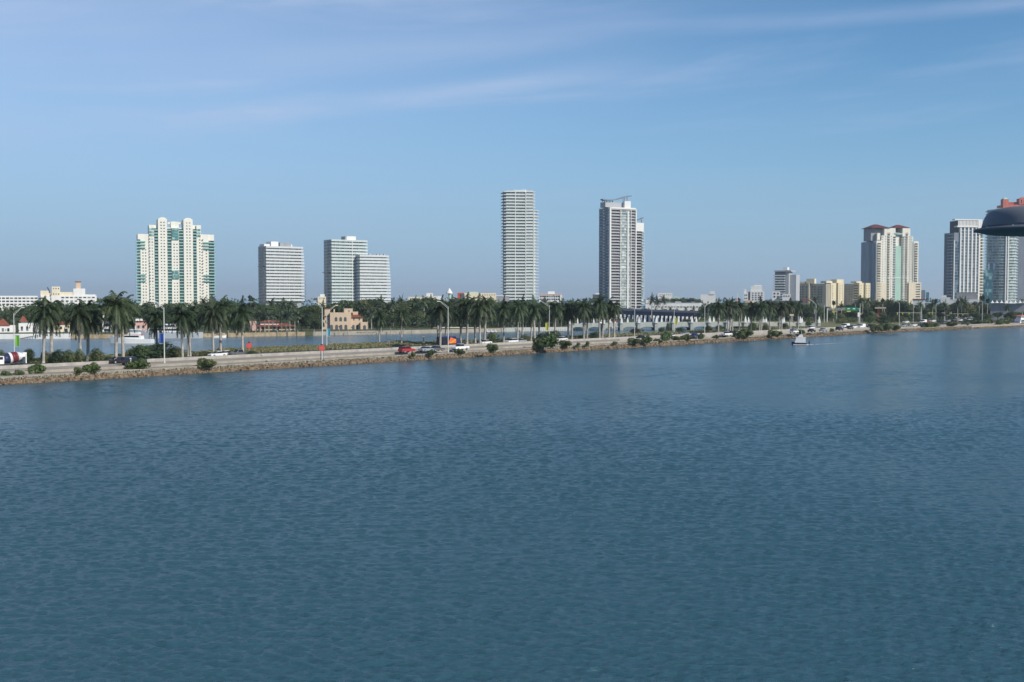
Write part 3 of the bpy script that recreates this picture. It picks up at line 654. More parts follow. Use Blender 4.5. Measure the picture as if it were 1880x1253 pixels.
# --- round glass tower
D_ = 1080; kx = D_/F; cxp, rp = 1849, 28; z_ = lambda y: CH-(y-HOR)*kx-1.4
o = thing('apartment_tower', 'round pale glass tower partly hidden by the dark hood', 'tower', ((cxp-CX)*kx, D_+rp*kx, 1.4), -.42)
rad = rp*kx
MB().lathe([(rad-1.2, 0), (rad-1.2, z_(384.5))], 48).build('glazing', 'glass_screen', o, smooth=False)
fy = rows(386, 5.3, 552)
for y in fy: MB().lathe([(rad-.7, z_(y+1.5)), (rad+.1, z_(y+1.5)), (rad+.1, z_(y+.2)), (rad-.7, z_(y+.2))], 48).build('floor_band', 'rail_pale', o)
for a_ in (-1.30, -1.16):
    w_ = MB().box(-.6, .6, -.5, .5, 0, z_(384)).build('fin', 'slab_white', o); w_.location = ((rad+.2)*math.cos(a_), (rad+.2)*math.sin(a_), 0); w_.rotation_euler = (0, 0, a_)
MB().box(-6, 9, -3, 8, z_(384.5), z_(381)).build('penthouse', 'mint_wall', o)
# --- coral topped tower
f = Fr('apartment_tower', 'coral red roofed tower rising behind the dark hood and round tower', 'tower', 1838, 1400, 22)
f.box('wall', 'blue_grey_wall', 1838, 1884, 392.1, None, 0, 20); f.box('crown_wall', 'coral_wall', 1838, 1884, 377, 392, -.2, 20); f.box('turret', 'coral_wall', 1838, 1848, 367, 376.9, 0, 8); f.box('turret', 'coral_wall', 1867, 1884, 366, 376.9, -1, 8); f.box('link_wall', 'red_wall', 1848, 1867, 372, 376.9, 3, 6)
def pyr(a, b, y0, y1, d0, d1, m):
    X0, X1 = f.X(a), f.X(b); z0, z1 = f.Z(y0), f.Z(y1); q = MB(); q.frustum(X0, X1, d0, d1, z0, z1, min(X1-X0, d1-d0)/2-.5); q.build('turret_roof', m, f.o)
pyr(1838, 1848, 366.9, 363.6, 0, 8, 'mint_wall'); pyr(1869, 1882, 365.9, 362.8, -1, 8, 'coral_wall')
f.many('window', 'glass_dark', [(x, x+2, 368, 375, -1.1, -.9) for x in (1870, 1875)]+[(x, x+3, 379, 382, -.1, .1) for x in (1842, 1850, 1858)])

# --- grey balconied mid-rise
f = Fr('apartment_block', 'small grey mid-rise with stacked balconies and flat overhanging roof', 'building', 1419, 900, -14)
f.box('wall', 'grey_wall', 1421, 1441, 500, None, 1.5, 14); f.box('lift_core', 'slab_grey', 1441, 1447.5, 496.5, None, -.5, 12); f.box('shade_wing', 'slab_grey', 1447.5, 1459, 505, None, 3, 16)
f.box('roof', 'slab_grey', 1421, 1452, 497.2, 499.6, -1.5, 15); f.box('roof_room', 'white_wall', 1434.5, 1443.5, 491.5, 497.1, 2, 8)
f.many('balcony', 'slab_white', [(1418.6, 1440.5, y, y+1.8, -1.5, 1.5) for y in rows(505.5, 4.6, 552)]); f.many('glazing', 'glass_screen', [(1421.2, 1440.8, y+1.9, y+4.5, 1.2, 1.5) for y in rows(505.5, 4.6, 550)])

# --- yellow condominium: three stepped blocks
def condo(x1, xr, top, lw, label, boxes, xs_):
    f = Fr('condominium_block', label, 'building', x1, 980, 38, group='yellow condominium blocks')
    lf = f.dep(x1-lw)
    mid = (x1+xr)/2
    f.box('wall', 'yellow_wall', x1, mid-2, top, None, 0, lf); f.box('recess_wall', 'yellow_wall', mid-2, mid+1, top+1, None, 3, lf); f.box('wall', 'yellow_wall', mid+1, xr, top+.4, None, -.6, lf)
    for a, b, y in boxes: f.box('roof_room', 'yellow_wall', a, b, y, top, 2, 10)
    f.many('window', 'glass_window', [(x, x+1.1, y, y+1.8, -.72 if x > mid+1 else -.1, .1) for x in xs_ for y in rows(top+4.5, 4.6, 556)])
    f.side('side_window', 'glass_window', [(a_, a_+2, y, y+1.9) for a_ in (lf*.25, lf*.5, lf*.75) for y in rows(top+4.5, 4.6, 556)], 60, out=.1)
    return f
condo(1525, 1548, 520, 12, 'yellow stucco block with two lit bays in the middle of the condominium', [(1519, 1530, 516.3), (1538, 1551, 513.2)], (1527.5, 1540, 1545))
condo(1577, 1596.5, 519.7, 10, 'yellow stucco block at the right end beside the red roofed tower', [(1574, 1584, 517)], (1579.5, 1589, 1593.5))
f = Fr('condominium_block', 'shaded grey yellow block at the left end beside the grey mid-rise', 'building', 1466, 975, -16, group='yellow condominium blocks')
f.box('wall', 'shaded_yellow_wall', 1457, 1484, 521, None, 0, 20); f.box('wall', 'shaded_yellow_wall', 1484, 1513, 521.5, None, 4, 20); f.box('lift_tower', 'yellow_wall', 1478, 1492.5, 512.3, 521, 3, 9); f.box('roof_room', 'yellow_wall', 1464, 1475, 517.5, 520.9, 3, 9)  # these walls carry their shade in a darker colour
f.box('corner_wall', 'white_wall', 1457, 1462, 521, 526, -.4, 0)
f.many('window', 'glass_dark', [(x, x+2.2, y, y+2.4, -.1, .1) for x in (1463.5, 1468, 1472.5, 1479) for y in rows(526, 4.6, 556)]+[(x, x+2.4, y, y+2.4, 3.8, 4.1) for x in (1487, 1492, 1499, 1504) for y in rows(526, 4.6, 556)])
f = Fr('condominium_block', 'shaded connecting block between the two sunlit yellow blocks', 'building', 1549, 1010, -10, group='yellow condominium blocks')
f.box('wall', 'shaded_yellow_wall', 1549, 1567, 521.5, None, 0, 14); f.many('window', 'glass_window', [(x, x+1.3, y, y+1.9, -.1, .1) for x in (1552, 1558, 1563) for y in rows(526, 4.6, 556)])  # wall colour darkened to stand for shade between the lit blocks

# --- low buildings, generic: boxes with window rows
def low(name, label, cat, D, parts, wins=(), alpha=0, wm_='glass_window', extra=()):
    f = Fr(name, label, cat, parts[0][1], D, alpha)
    for p in parts: f.box(p[5] if len(p) > 5 else 'wall', p[0], p[1], p[2], p[3], p[4], p[6] if len(p) > 6 else 0, p[7] if len(p) > 7 else 12)
    ws = []
    for x0, x1, n, ys, w, h, d in wins:
        for y in ys:
            for i in range(n): x = x0+(x1-x0)*(i+.5)/n; ws.append((x-w/2, x+w/2, y, y+h, d-.15, d+.1))
    if ws: f.many('window', wm_, ws)
    return f
low('apartment_block', 'long low white apartment block with dark window bands at the left edge', 'building', 880,
    [('white_wall', -60, 74, 543.5, None), ('grey_wall', -60, 74, 546, 562, 'recess', -.05, 0.3)][:1], [(-58, 74, 17, (546.5, 552.3, 558), 5.6, 2.7, 0)], wm_='glass_dark')
f = low('apartment_block', 'cream topped white apartment block with an orange lantern turret', 'building', 900,
    [('white_wall', 75.5, 180, 543, None), ('cream_wall', 75, 90, 534, 543, 'upper_wall', 1, 10), ('cream_wall', 90, 96, 538, 543, 'upper_wall', 1, 10), ('cream_wall', 96, 111.5, 526.5, 543, 'stair_tower', 0, 8), ('cream_wall', 111.5, 136, 536.5, 543, 'upper_wall', 1, 10), ('white_wall', 136, 158.5, 530, 543, 'lantern_base', .5, 10), ('peach_wall', 141, 150.5, 518, 530, 'lantern', 3, 8), ('roof_red', 140, 151.5, 516.6, 518, 'lantern_cap', 2.5, 8.5), ('white_wall', 158.5, 178, 541, 543, 'parapet', .5, 10)],
    [(112, 178, 8, (545.5,), 5.5, 2.2, 0), (112, 178, 8, (552, 558), 5, 2.6, 0), (97, 111, 3, (529, 539), 1.8, 2.2, 0)], wm_='glass_dark')
low('small_block', 'small white stepped rooftop block between the banded towers', 'building', 800, [('cream_wall', 584, 599, 545, None), ('white_wall', 588, 596.5, 540.3, 545, 'upper_wall', 1, 8)], [(586, 598, 4, (547,), 1.4, 1.5, 0)])
low('low_building', 'long low cream building with stepped roof above the trees', 'building', 780, [('cream_wall', 750, 796, 545.5, None), ('white_wall', 783, 795, 538.5, 545.4, 'roof_room', 1, 8), ('white_wall', 796, 812, 544, None)], [(752, 794, 10, (548,), 2, 2, 0)])
# white cone roofed tower
o = thing('water_tower', 'white cone roofed round tower poking above the far trees', 'tower', ((825-CX)*.4, 800, 1.4)); zz = lambda y: CH-(y-HOR)*.4-1.4
MB().lathe([(2.5, zz(539.2)), (2.5, zz(538.2)), (.15, zz(529.3))], 20).build('cone_roof', 'white_wall', o); MB().lathe([(1.1, 0), (1.1, zz(539.2))], 16).build('drum', 'mint_wall', o)
for i in range(6):
    a_ = i*1.047; MB().lathe([(.13, 0), (.13, zz(539.2))], 6, 2.1*math.cos(a_), 2.1*math.sin(a_)).build('leg', 'white_wall', o)
low('red_building', 'small bright red block at the end of the cream low building', 'building', 780, [('red_wall', 840, 852, 538, None), ('dark_wall', 846, 853, 540, 550, 'shade_wall', -.4, 0)])  # dark panel stands in for the block's shaded side
low('low_building', 'long pale cream building right of the red block', 'building', 800, [('cream_wall', 852.5, 911, 538.5, None), ('mint_wall', 862, 878, 536.3, 538.4, 'roof_room', 2, 8)], [(880, 910, 7, (541,), 1.6, 1.5, 0)])
low('low_building', 'low grey roofed building just left of the tall narrow tower', 'building', 820, [('grey_wall', 911.5, 935, 544.5, None), ('slab_white', 911, 936, 543, 544.4, 'roof', -.5, 13)])
low('hotel_block', 'pink banded white block with a white roof room', 'building', 850, [('white_wall', 990, 1031, 540, None), ('white_wall', 1006, 1018.5, 535.2, 540, 'roof_room', 2, 9), ('pink_wall', 989.5, 1031.5, 540.2, 542, 'fascia', -.3, 0), ('white_wall', 1028, 1032, 542.2, None, 'pillar', -.6, 0)], [(991, 1028, 9, (543.5, 548.5), 3, 2.6, 0)], wm_='glass_dark')
low('small_block', 'small dark block tucked against the left foot of the curved roof tower', 'building', 900, [('dark_wall', 1088, 1102, 541, None), ('slab_white', 1093, 1100, 538.6, 540.9, 'roof_room', 1, 6)])
f = low('parking_garage', 'long white parking garage with cars along its open roof', 'building', 790, [('white_wall', 1185, 1289, 557.5, None), ('white_wall', 1185, 1194, 551, 557.4, 'stair_tower', -.3, 8), ('slab_grey', 1194.5, 1288, 556.4, 557.45, 'roof_deck', .6, 11)], [(1196, 1288, 16, (563,), 4, 1.6, 0)], wm_='glass_dark')
low('low_building', 'flat white rooftop building behind the parking garage palms', 'building', 980, [('white_wall', 1208, 1234, 538.6, None), ('mint_wall', 1236, 1246, 544, None)], [(1210, 1233, 6, (541,), 1.6, 1.2, 0)])
low('office_block', 'plain white windowless block with a raised right shaft', 'building', 850, [('white_wall', 1286, 1313, 541, None), ('white_wall', 1302.5, 1312, 535, 541, 'shaft', -.5, 6)])
low('apartment_block', 'white stepped block with small square windows', 'building', 850, [('white_wall', 1377, 1403, 535, None), ('white_wall', 1378, 1399, 525.5, 535, 'upper_wall', 1, 9), ('white_wall', 1384, 1398, 523.8, 525.4, 'roof_room', 2, 8), ('blue_grey_wall', 1373, 1377, 536, None, 'shade_wall', 1, 9), ('white_wall', 1365, 1373, 538, None), ('white_wall', 1365.5, 1370, 531.5, 538, 'turret', 1, 5), ('peach_wall', 1368, 1381, 551.6, 556, 'red_base', -1, -.2)],  # blue grey strip carries the shade of the left side as colour
    [(1379, 1401, 4, (537.5, 541.5, 545.5, 549.5), 2.4, 2.2, 0), (1366, 1372, 2, (541, 547), 1.6, 2.4, 0)], wm_='glass_dark')
low('small_block', 'small white block with two square windows below the grey mid-rise', 'building', 820, [('white_wall', 1417.5, 1432, 535.5, None)], [(1418.5, 1431, 2, (537.8, 543.5), 3, 3, 0)], wm_='glass_dark')
low('small_block', 'low white canopied block right of the two windowed block', 'building', 815, [('white_wall', 1436, 1451, 540.5, None)], [(1437, 1450, 3, (543,), 2.6, 2, 0)])
low('low_building', 'long low brown fascia building behind the palms', 'building', 760, [('dark_wall', 1402, 1472, 552.5, None), ('roof_red', 1471, 1487, 550, 553, 'roof', -.5, 8)])
low('low_building', 'white walled building with a red roof edge right of the red roofed tower', 'building', 830, [('white_wall', 1675, 1697.5, 551, None), ('roof_red', 1674.5, 1698, 549.2, 550.9, 'roof', -.4, 13)])
low('low_building', 'distant blue grey block just right of the red roofed tower', 'building', 2100, [('blue_grey_wall', 1690, 1698, 533, None), ('glass_teal', 1699, 1705, 537, None)])
low('low_building', 'low white stepped building left of the finned tower foot', 'building', 830, [('white_wall', 1727, 1744, 546.3, None), ('white_wall', 1728, 1737, 542.5, 546.2, 'roof_room', 1, 6)])
low('low_building', 'long white walled building in front of the finned tower foot', 'building', 780, [('white_wall', 1744, 1796, 550.3, None), ('roof_grey', 1756, 1792, 537, 550.2, 'rear_hall', 4, 14)])
low('low_building', 'grey flat walled building left of the white marina roofs', 'building', 740, [('grey_wall', 1699, 1712, 557, None), ('slab_white', 1698, 1713, 555.6, 556.9, 'roof', -.3, 12)])
low('service_station', 'small petrol station canopy in peach above the right bushes', 'canopy', 690, [('peach_wall', 1606, 1626, 564.4, 567, 'canopy', -2, 8), ('coral_wall', 1611, 1614.5, 567, None, 'pylon', 0, 1.2), ('galvanised', 1623, 1624, 567, None, 'pillar', 0, 1)])
# white tented roofs
f = Fr('tented_pavilion', 'row of white peaked tent roofs below the round glass tower', 'pavilion', 1817, 700, 0)
f.box('wall', 'grey_wall', 1818, 1884, 558, None, 1, 12)
for i in range(8):
    a = 1817+i*8.4; X0, X1 = f.X(a), f.X(a+8.4); z0, z1 = f.Z(556.5), f.Z(551.5); q = MB(); n = 8
    for j in range(n):
        for k_ in range(4):
            def P_(u, v): r_ = max(abs(u*2-1), abs(v*2-1)); return (X0+(X1-X0)*u, -1+13*v, z0+(z1-z0)*(1-r_)**1.6)
            q.quad(P_(j/n, k_/4), P_((j+1)/n, k_/4), P_((j+1)/n, (k_+1)/4), P_(j/n, (k_+1)/4))
    q.build('tent_roof', 'canvas', f.o, smooth=True)
# ================================================================ bridges
# low arched bridge to the island
o = thing('arched_bridge', 'low pale concrete bridge with shallow arches and white finials', 'bridge')
PXS = [1046.7, 1077, 1108.5, 1141, 1173, 1204.7, 1236.5, 1270, 1302.7, 1335, 1368, 1401, 1434.6, 1468.4, 1503]
BY = lambda px: 550+(px-1046)*.05
def bp(px, dy, z): D = BY(px)+dy; return Vector(((px-CX)*BY(px)/F, D, z))
dz = lambda px: 2.5+.55*math.sin(max(0, min(1, (px-1046)/460))*math.pi)
for i in range(len(PXS)-1):
    a, b = PXS[i], PXS[i+1]; q = MB(); n = 10
    for j in range(n):
        u0, u1 = j/n, (j+1)/n; xa, xb = a+(b-a)*u0, a+(b-a)*u1
        def low_(u, px): 
            e = (u-.5)*2*1.16
            return .35+1.35*math.sqrt(max(0, 1-e*e)) if abs(e) < 1 else -.5
        for dy, fl_ in ((0, 0), (13, 1)):
            A, B, C, D2 = bp(xa, dy, low_(u0, xa)), bp(xb, dy, low_(u1, xb)), bp(xb, dy, dz(xb)), bp(xa, dy, dz(xa))
            q.quad(A, B, C, D2)
        q.quad(bp(xa, 0, low_(u0, xa)), bp(xa, 13, low_(u0, xa)), bp(xb, 13, low_(u1, xb)), bp(xb, 0, low_(u1, xb)))
        q.quad(bp(xa, 0, dz(xa)), bp(xb, 0, dz(xb)), bp(xb, 13, dz(xb)), bp(xa, 13, dz(xa)))
    q.build('arch_span', 'pale_bridge', o)
q = MB(); 
for i in range(len(PXS)-1):
    a, b = PXS[i]+1.3, PXS[i+1]-1.3; n = 6
    for j in range(n):
        xa, xb = a+(b-a)*j/n, a+(b-a)*(j+1)/n
        for dy in (.15, 12.6):
            A = bp(xa, dy, dz(xa)+.004); B = bp(xb, dy, dz(xb)+.004); k = len(q.v)
            for z_add in (0, .75):
                for p in (A, B, B+Vector((0, .25, 0)), A+Vector((0, .25, 0))): q.v.append((p.x, p.y, p.z+z_add))
            q.f += [(k, k+3, k+2, k+1), (k+4, k+5, k+6, k+7), (k, k+1, k+5, k+4), (k+1, k+2, k+6, k+5), (k+2, k+3, k+7, k+6), (k+3, k, k+4, k+7)]
q.build('parapet', 'pale_bridge', o)
for i, px in enumerate(PXS):
    c = bp(px, 0, 0); d = dz(px)
    MB().frustum(c.x-.85, c.x+.85, c.y-1.2, c.y-.05, -.5, d+.6, .12).build('pier', 'pale_bridge', o)
    for dy, sc_, p0 in ((-.9, 1, 0), (13.6, .85, .52)):
        px2 = px+p0*32 if dy > 0 else px
        if px2 > 1503: continue
        c2 = bp(px2, dy, 0); q = MB(); q.frustum(c2.x-.62*sc_, c2.x+.62*sc_, c2.y-.62*sc_, c2.y+.62*sc_, d+.62, d+.62+1.7*sc_, .12); q.frustum(c2.x-.42*sc_, c2.x+.42*sc_, c2.y-.42*sc_, c2.y+.42*sc_, d+.63+1.7*sc_, d+.62+3.5*sc_, .34)
        q.build('finial', 'white_wall', o)
# elevated road bridge behind
o = thing('road_bridge', 'long elevated dark blue road bridge sloping down to the right on pale columns', 'bridge')
def ez(px): u = (px-1090)/400; D = 790-90*u; y = 567.5+ (px-1135)*.030 + max(0, px-1300)**1.6*.0028; return D, CH-(y-HOR)*D/F
def ep(px, dy, dzz): D, z = ez(px); return Vector(((px-CX)*D/F, D+dy, z+dzz))
q = MB(); q2 = MB(); q3 = MB(); px = 1085
while px < 1560:
    a, b = px, px+8
    for Q, y0, y1, z0, z1 in ((q, 0, 14, -3.9, -1.3), (q2, -.6, 14.6, -1.295, -.7), (q3, -.55, -.25, -.69, .15), (q3, 14.2, 14.5, -.69, .15)):
        k = len(Q.v); 
        for z_ in (z0, z1):
            for pa, dy in ((a, y0), (b, y0), (b, y1), (a, y1)): Q.v.append(tuple(ep(pa, dy, z_)))
        Q.f += [(k, k+3, k+2, k+1), (k+4, k+5, k+6, k+7), (k, k+1, k+5, k+4), (k+1, k+2, k+6, k+5), (k+2, k+3, k+7, k+6), (k+3, k, k+4, k+7)]
    px += 8
q.build('girder', 'bridge_blue', o); q2.build('deck', 'bridge_deck', o); q3.build('railing', 'rail_grey', o)
px = 1094
while px < 1470:
    D, z = ez(px); c = ep(px, 0, 0); top = z-3.91
    if top > .8:
        MB().box(c.x-.72, c.x+.72, D-.8, D+1.0, 0, top).build('column', 'white_wall', o)
    px += 7.6
q = MB(); px = 1085
while px < 1480:
    A = ep(px, -90, 0); B = ep(px+8, -90, 0); A.x *= .885; B.x *= .885; z = 1.0
    k = len(q.v)
    for z_ in (-.5, z):
        for pp, dy in ((A, 0), (B, 0), (B, 3), (A, 3)): q.v.append((pp.x, pp.y+dy, z_))
    q.f += [(k, k+3, k+2, k+1), (k+4, k+5, k+6, k+7), (k, k+1, k+5, k+4), (k+1, k+2, k+6, k+5), (k+2, k+3, k+7, k+6), (k+3, k, k+4, k+7)]
    px += 8
q.build('water_reflection_wall', 'bridge_blue', o)  # low dark wall added to stand in for dark reflection on the water
q = MB(); px = 1085
while px < 1480:
    A = ep(px, 5, 0); B = ep(px+8, 5, 0); k = len(q.v)
    for z_ in (1.0, min(A.z, B.z)-3.92):
        for pp, dy in ((A, 0), (B, 0), (B, 1), (A, 1)): q.v.append((pp.x, pp.y+dy, z_))
    q.f += [(k, k+3, k+2, k+1), (k+4, k+5, k+6, k+7), (k, k+1, k+5, k+4), (k+1, k+2, k+6, k+5), (k+2, k+3, k+7, k+6), (k+3, k, k+4, k+7)]
    px += 8
q.build('deck_shade_wall', 'bridge_blue', o)  # dark backing wall added to stand in for shade under the deck

# ================================================================ island shore: seawalls, houses
def seawall(name, label, pts, z0, z1, m, w=.6):
    q = MB()
    for (xa, ya), (xb, yb) in zip(pts[:-1], pts[1:]):
        A = gnd(xa, ya, 0); B = gnd(xb, yb, 0); k = len(q.v)
        for z in (z0, z1):
            for p in (A, B, B+Vector((0, w, 0)), A+Vector((0, w, 0))): q.v.append((p.x, p.y-.4, z))
        q.f += [(k, k+3, k+2, k+1), (k+4, k+5, k+6, k+7), (k, k+1, k+5, k+4), (k+1, k+2, k+6, k+5), (k+2, k+3, k+7, k+6), (k+3, k, k+4, k+7)]
    return tag(q.build(name, m, fixn=True), label, 'seawall')
seawall('seawall', 'pale island seawall with white balustrade at the left edge', [(-60, 623), (130, 622)], -.5, 2.0, 'white_wall')
seawall('seawall', 'tan island seawall in front of the moored yacht and pink house', [(131, 622), (350, 620), (560, 616.6)], -.5, 1.65, 'sand')
seawall('seawall', 'tan island seawall in front of the arched mansion', [(575, 616.5), (755, 613)], -.5, 1.7, 'concrete')
seawall('seawall', 'low stone island edge beneath the cream garden wall', [(756, 613), (920, 609.4)], -.5, 1.7, 'concrete')
seawall('seawall', 'pale island seawall ending at the arched bridge', [(921, 609.4), (1046, 607.2)], -.5, 1.9, 'pale_bridge')
def house(name, label, px1, D, parts, arches=(), wins=(), roofs=(), alpha=0):
    f = Fr(name, label, 'house', px1, D, alpha, zb=1.5)
    for p in parts: f.box('wall', p[0], p[1], p[2], p[3], p[4], p[5] if len(p) > 5 else 0, p[6] if len(p) > 6 else 9)
    for x, w, y0, y1, d in arches:
        X0, X1 = f.X(x-w/2), f.X(x+w/2); r_ = (X1-X0)/2; xm = (X0+X1)/2; z0, z1 = f.Z(y1), f.Z(y0)-r_
        pl = [(X0, z0), (X1, z0)]+[(xm+r_*math.cos(t_*math.pi/6), z1+r_*math.sin(t_*math.pi/6)) for t_ in range(7)]
        MB().prism(pl, d-.04, d+.3).build('arch_shade_panel', 'dark_wall', f.o, fixn=True)  # raised dark panel stands in for the shaded arch recess
    for x, w, y0, y1, d in wins: f.box('window', 'glass_dark', x-w/2, x+w/2, y0, y1, d-.06, d+.1)
    for a, b, y0, y1, d0, d1 in roofs:
        q = MB(); q.frustum(f.X(a), f.X(b), d0, d1, f.Z(y0), f.Z(y1), min((d1-d0)/2-.3, (f.X(b)-f.X(a))/2-.3)); q.build('roof', 'roof_red', f.o)
    return f
house('mansion', 'peach waterfront mansion with two storeys of dark arches and red tile roofs', 602, 515,
    [('peach_wall', 592, 614, 588, None, 1.5), ('peach_wall', 606, 645, 574.5, None, 0), ('peach_wall', 632, 648, 567, 574.4, 1, 5), ('peach_wall', 645, 666, 583, None, 1.5), ('peach_wall', 596, 606, 568, 587.9, 2, 7), ('peach_wall', 612.5, 615, 568, 574.4, 1, 2.5), ('peach_wall', 648.1, 658, 573, 582.9, 3, 7), ('peach_wall', 662, 675, 592, None, -.5, 4)],
    [(x, 5, 582.5, 590.5, 0) for x in (617, 625.5, 634)]+[(x, 5.4, 596.5, 606.5, 0) for x in (608.5, 618, 626, 635)]+[(x, 4.6, 597, 606.5, 1.5) for x in (649, 656)]+[(669.5, 5.4, 597.5, 607.5, -.5)],
    [(641, 2, 570, 573.5, 1), (604, 2.6, 584, 588, 0), (600, 2.4, 592, 595, 1.5), (650, 2, 585, 589, 1.5), (660, 2, 585, 589, 1.5)],
    [(640, 667, 583, 577, .6, 9), (592, 609, 582, 575, 1.6, 8), (594, 607, 567.9, 566.4, 1.8, 7.2)])
house('long_house', 'long low house with a red tiled roof behind slender palm trunks', 464, 500,
    [('peach_wall', 472, 543, 599, None, 2), ('white_wall', 478, 512, 592.2, 598.8, 3, 7)], [], [(x, 3.4, 601, 610, 2) for x in range(476, 543, 7) if not 488 < x < 502 and not 515 < x < 524],
    [(464, 545, 600, 594.5, .5, 10), (476, 515, 592, 588.5, 2, 8)])
house('villa', 'white villa with a small red pyramid roof behind the left palms', 20, 470,
    [('white_wall', -5, 28, 598, None, 1), ('white_wall', 34, 72, 594, None, 0), ('white_wall', 38, 49, 590.5, 593.9, 1, 4)], [(63, 5, 601, 611, 0)], [(5, 4, 603, 609, 1), (15, 4, 603, 609, 1), (40, 4, 600, 608, 0), (50, 4, 600, 608, 0)],
    [(35, 51, 591, 581, 0, 6), (-8, 18, 598, 586, .5, 8)])
house('villa', 'cream villa with blue shaded bays between the left palm pairs', 98, 475,
    [('cream_wall', 98, 128, 596, None, 0), ('white_wall', 76, 98, 602, None, 1)], [], [(104, 4, 600, 605, 0), (112, 3.5, 600, 605, 0), (121, 6, 604, 614, 0)], [(96, 130, 595.9, 590, -.5, 8)])
house('villa', 'three storey dark windowed white house with open balconies', 190, 480,
    [('white_wall', 188, 205, 580, None, 0)], [], [(196.5, 12, 585, 590, 0), (196.5, 12, 594.5, 600, 0), (196.5, 12, 604, 609, 0)])
house('villa', 'pink house with dark windows behind the motor yacht', 248, 485,
    [('pink_wall', 248, 270, 591, None, 0), ('white_wall', 249, 262, 586, 590.9, 1, 6)], [], [(252, 3, 589, 592.5, -.02), (258, 3, 589, 592.5, -.02), (254, 4, 598, 603, 0), (263, 4, 598, 603, 0)], [(246, 272, 590.9, 588.5, -.5, 8)])
house('villa', 'small orange house glimpsed right of the twin crowned tower palms', 462, 495, [('pink_wall', 458, 471, 588, None, 0)], [], [(464, 2.4, 592, 597, 0)], [(457, 472, 587.9, 584.5, -.5, 8)])
f = Fr('garden_wall', 'long cream garden wall along the island edge behind the palms', 'wall', 755, 540, zb=1.5)
for a, b, t_ in ((755, 792, 603), (796, 806, 602), (810, 848, 601), (850, 880, 601.5)): f.box('wall_panel', 'cream_wall', a, b, t_, None, 0, .5)
for a, b in ((762, 766), (814, 817), (832, 836), (858, 862)): f.box('niche_shade', 'dark_wall', a, a+1.2, 605.5, 609, -.05, .1)  # raised dark panels paint the shade of niches in the wall
f = Fr('pier', 'low white railed jetty beside the dark trees', 'jetty', 892, 520, zb=.3)
f.box('jetty_deck', 'white_wall', 892, 912, 608.2, 609.6, -3, 3); 
for x in (894, 901.5, 909): f.box('pile', 'white_wall', x, x+1.2, 604.5, None, -3.4, -2.9)
f = Fr('balustrade', 'white balustrade along the island seawall near the arched bridge', 'railing', 935, 532, zb=1.85)
f.box('rail', 'white_wall', 935, 1045, 602.2, 603, 0, .3)
f.many('post', 'white_wall', [(x, x+.9, 603, 608, .02, .28) for x in range(935, 1045, 4)])
f = Fr('dock', 'low timber dock with pale piles in front of the arched mansion', 'jetty', 600, 470, zb=.3)
f.box('dock_deck', 'concrete', 655, 690, 610.5, 612.2, 0, 3)
for x in (656, 663, 670, 678, 686): f.box('pile', 'concrete', x, x+1, 608, None, -.4, 0)
for i, (px, py) in enumerate([(x, 622.6-(x-131)*.014) for x in (135, 150, 166, 181, 352, 366, 377, 396, 421, 436, 471, 489, 511, 530, 548)]+[(x, 616.8-(x-575)*.02) for x in (578, 624, 640, 700, 718, 742)]):
    p = gnd(px, py, 0); o = thing('mooring_pile', None, 'pile', (p.x, p.y-1.6, 0), 0, 'mooring piles along the island seawall'); MB().tube([(0, 0, -.5), (0, 0, R.uniform(2.4, 3.1))], [.2, .17], 7).build('pile_shaft', 'concrete', o); reg(o, 'mooring pile at the seawall', px)
# white garden posts on the left promenade
f = Fr('balustrade', 'white balustrade of square posts along the left island seawall', 'railing', 38, 434.5, zb=2.4)
f.box('rail', 'canvas', 38, 90, 613.6, 614.4, 0, .3); f.many('post', 'canvas', [(x, x+1, 614.5, 618, .02, .28) for x in range(38, 90, 4)])

# ================================================================ vegetation
def frond(q, base, azim, elev, length, droop, n=12, w=.85, lw=.16, hang=.5, rr=R):
    d = Vector((math.cos(azim)*math.cos(elev), math.sin(azim)*math.cos(elev), math.sin(elev))); p = Vector(base); sl = length/n; side = Vector((-math.sin(azim), math.cos(azim), 0))
    for i in range(n):
        d = (d+Vector((0, 0, -droop/n))).normalized(); p2 = p+d*sl; u = (i+.5)/n
        ll = w*math.sin(min(1, .18+u*1.05)*math.pi*.93)+.15
        q.quad(p-side*.04, p+side*.04, p2+side*.04, p2-side*.04)
        for sgn in (-1, 1):
            for h in (0, .5):
                b0 = p+(p2-p)*h; dr = (side*sgn+d*.5+Vector((0, 0, rr.uniform(-hang-.35, -hang+.35)))).normalized()*ll*rr.uniform(.8, 1.15)
                q.quad(b0, b0+d*lw, b0+dr+d*lw*.3, b0+dr*.96)
        p = p2
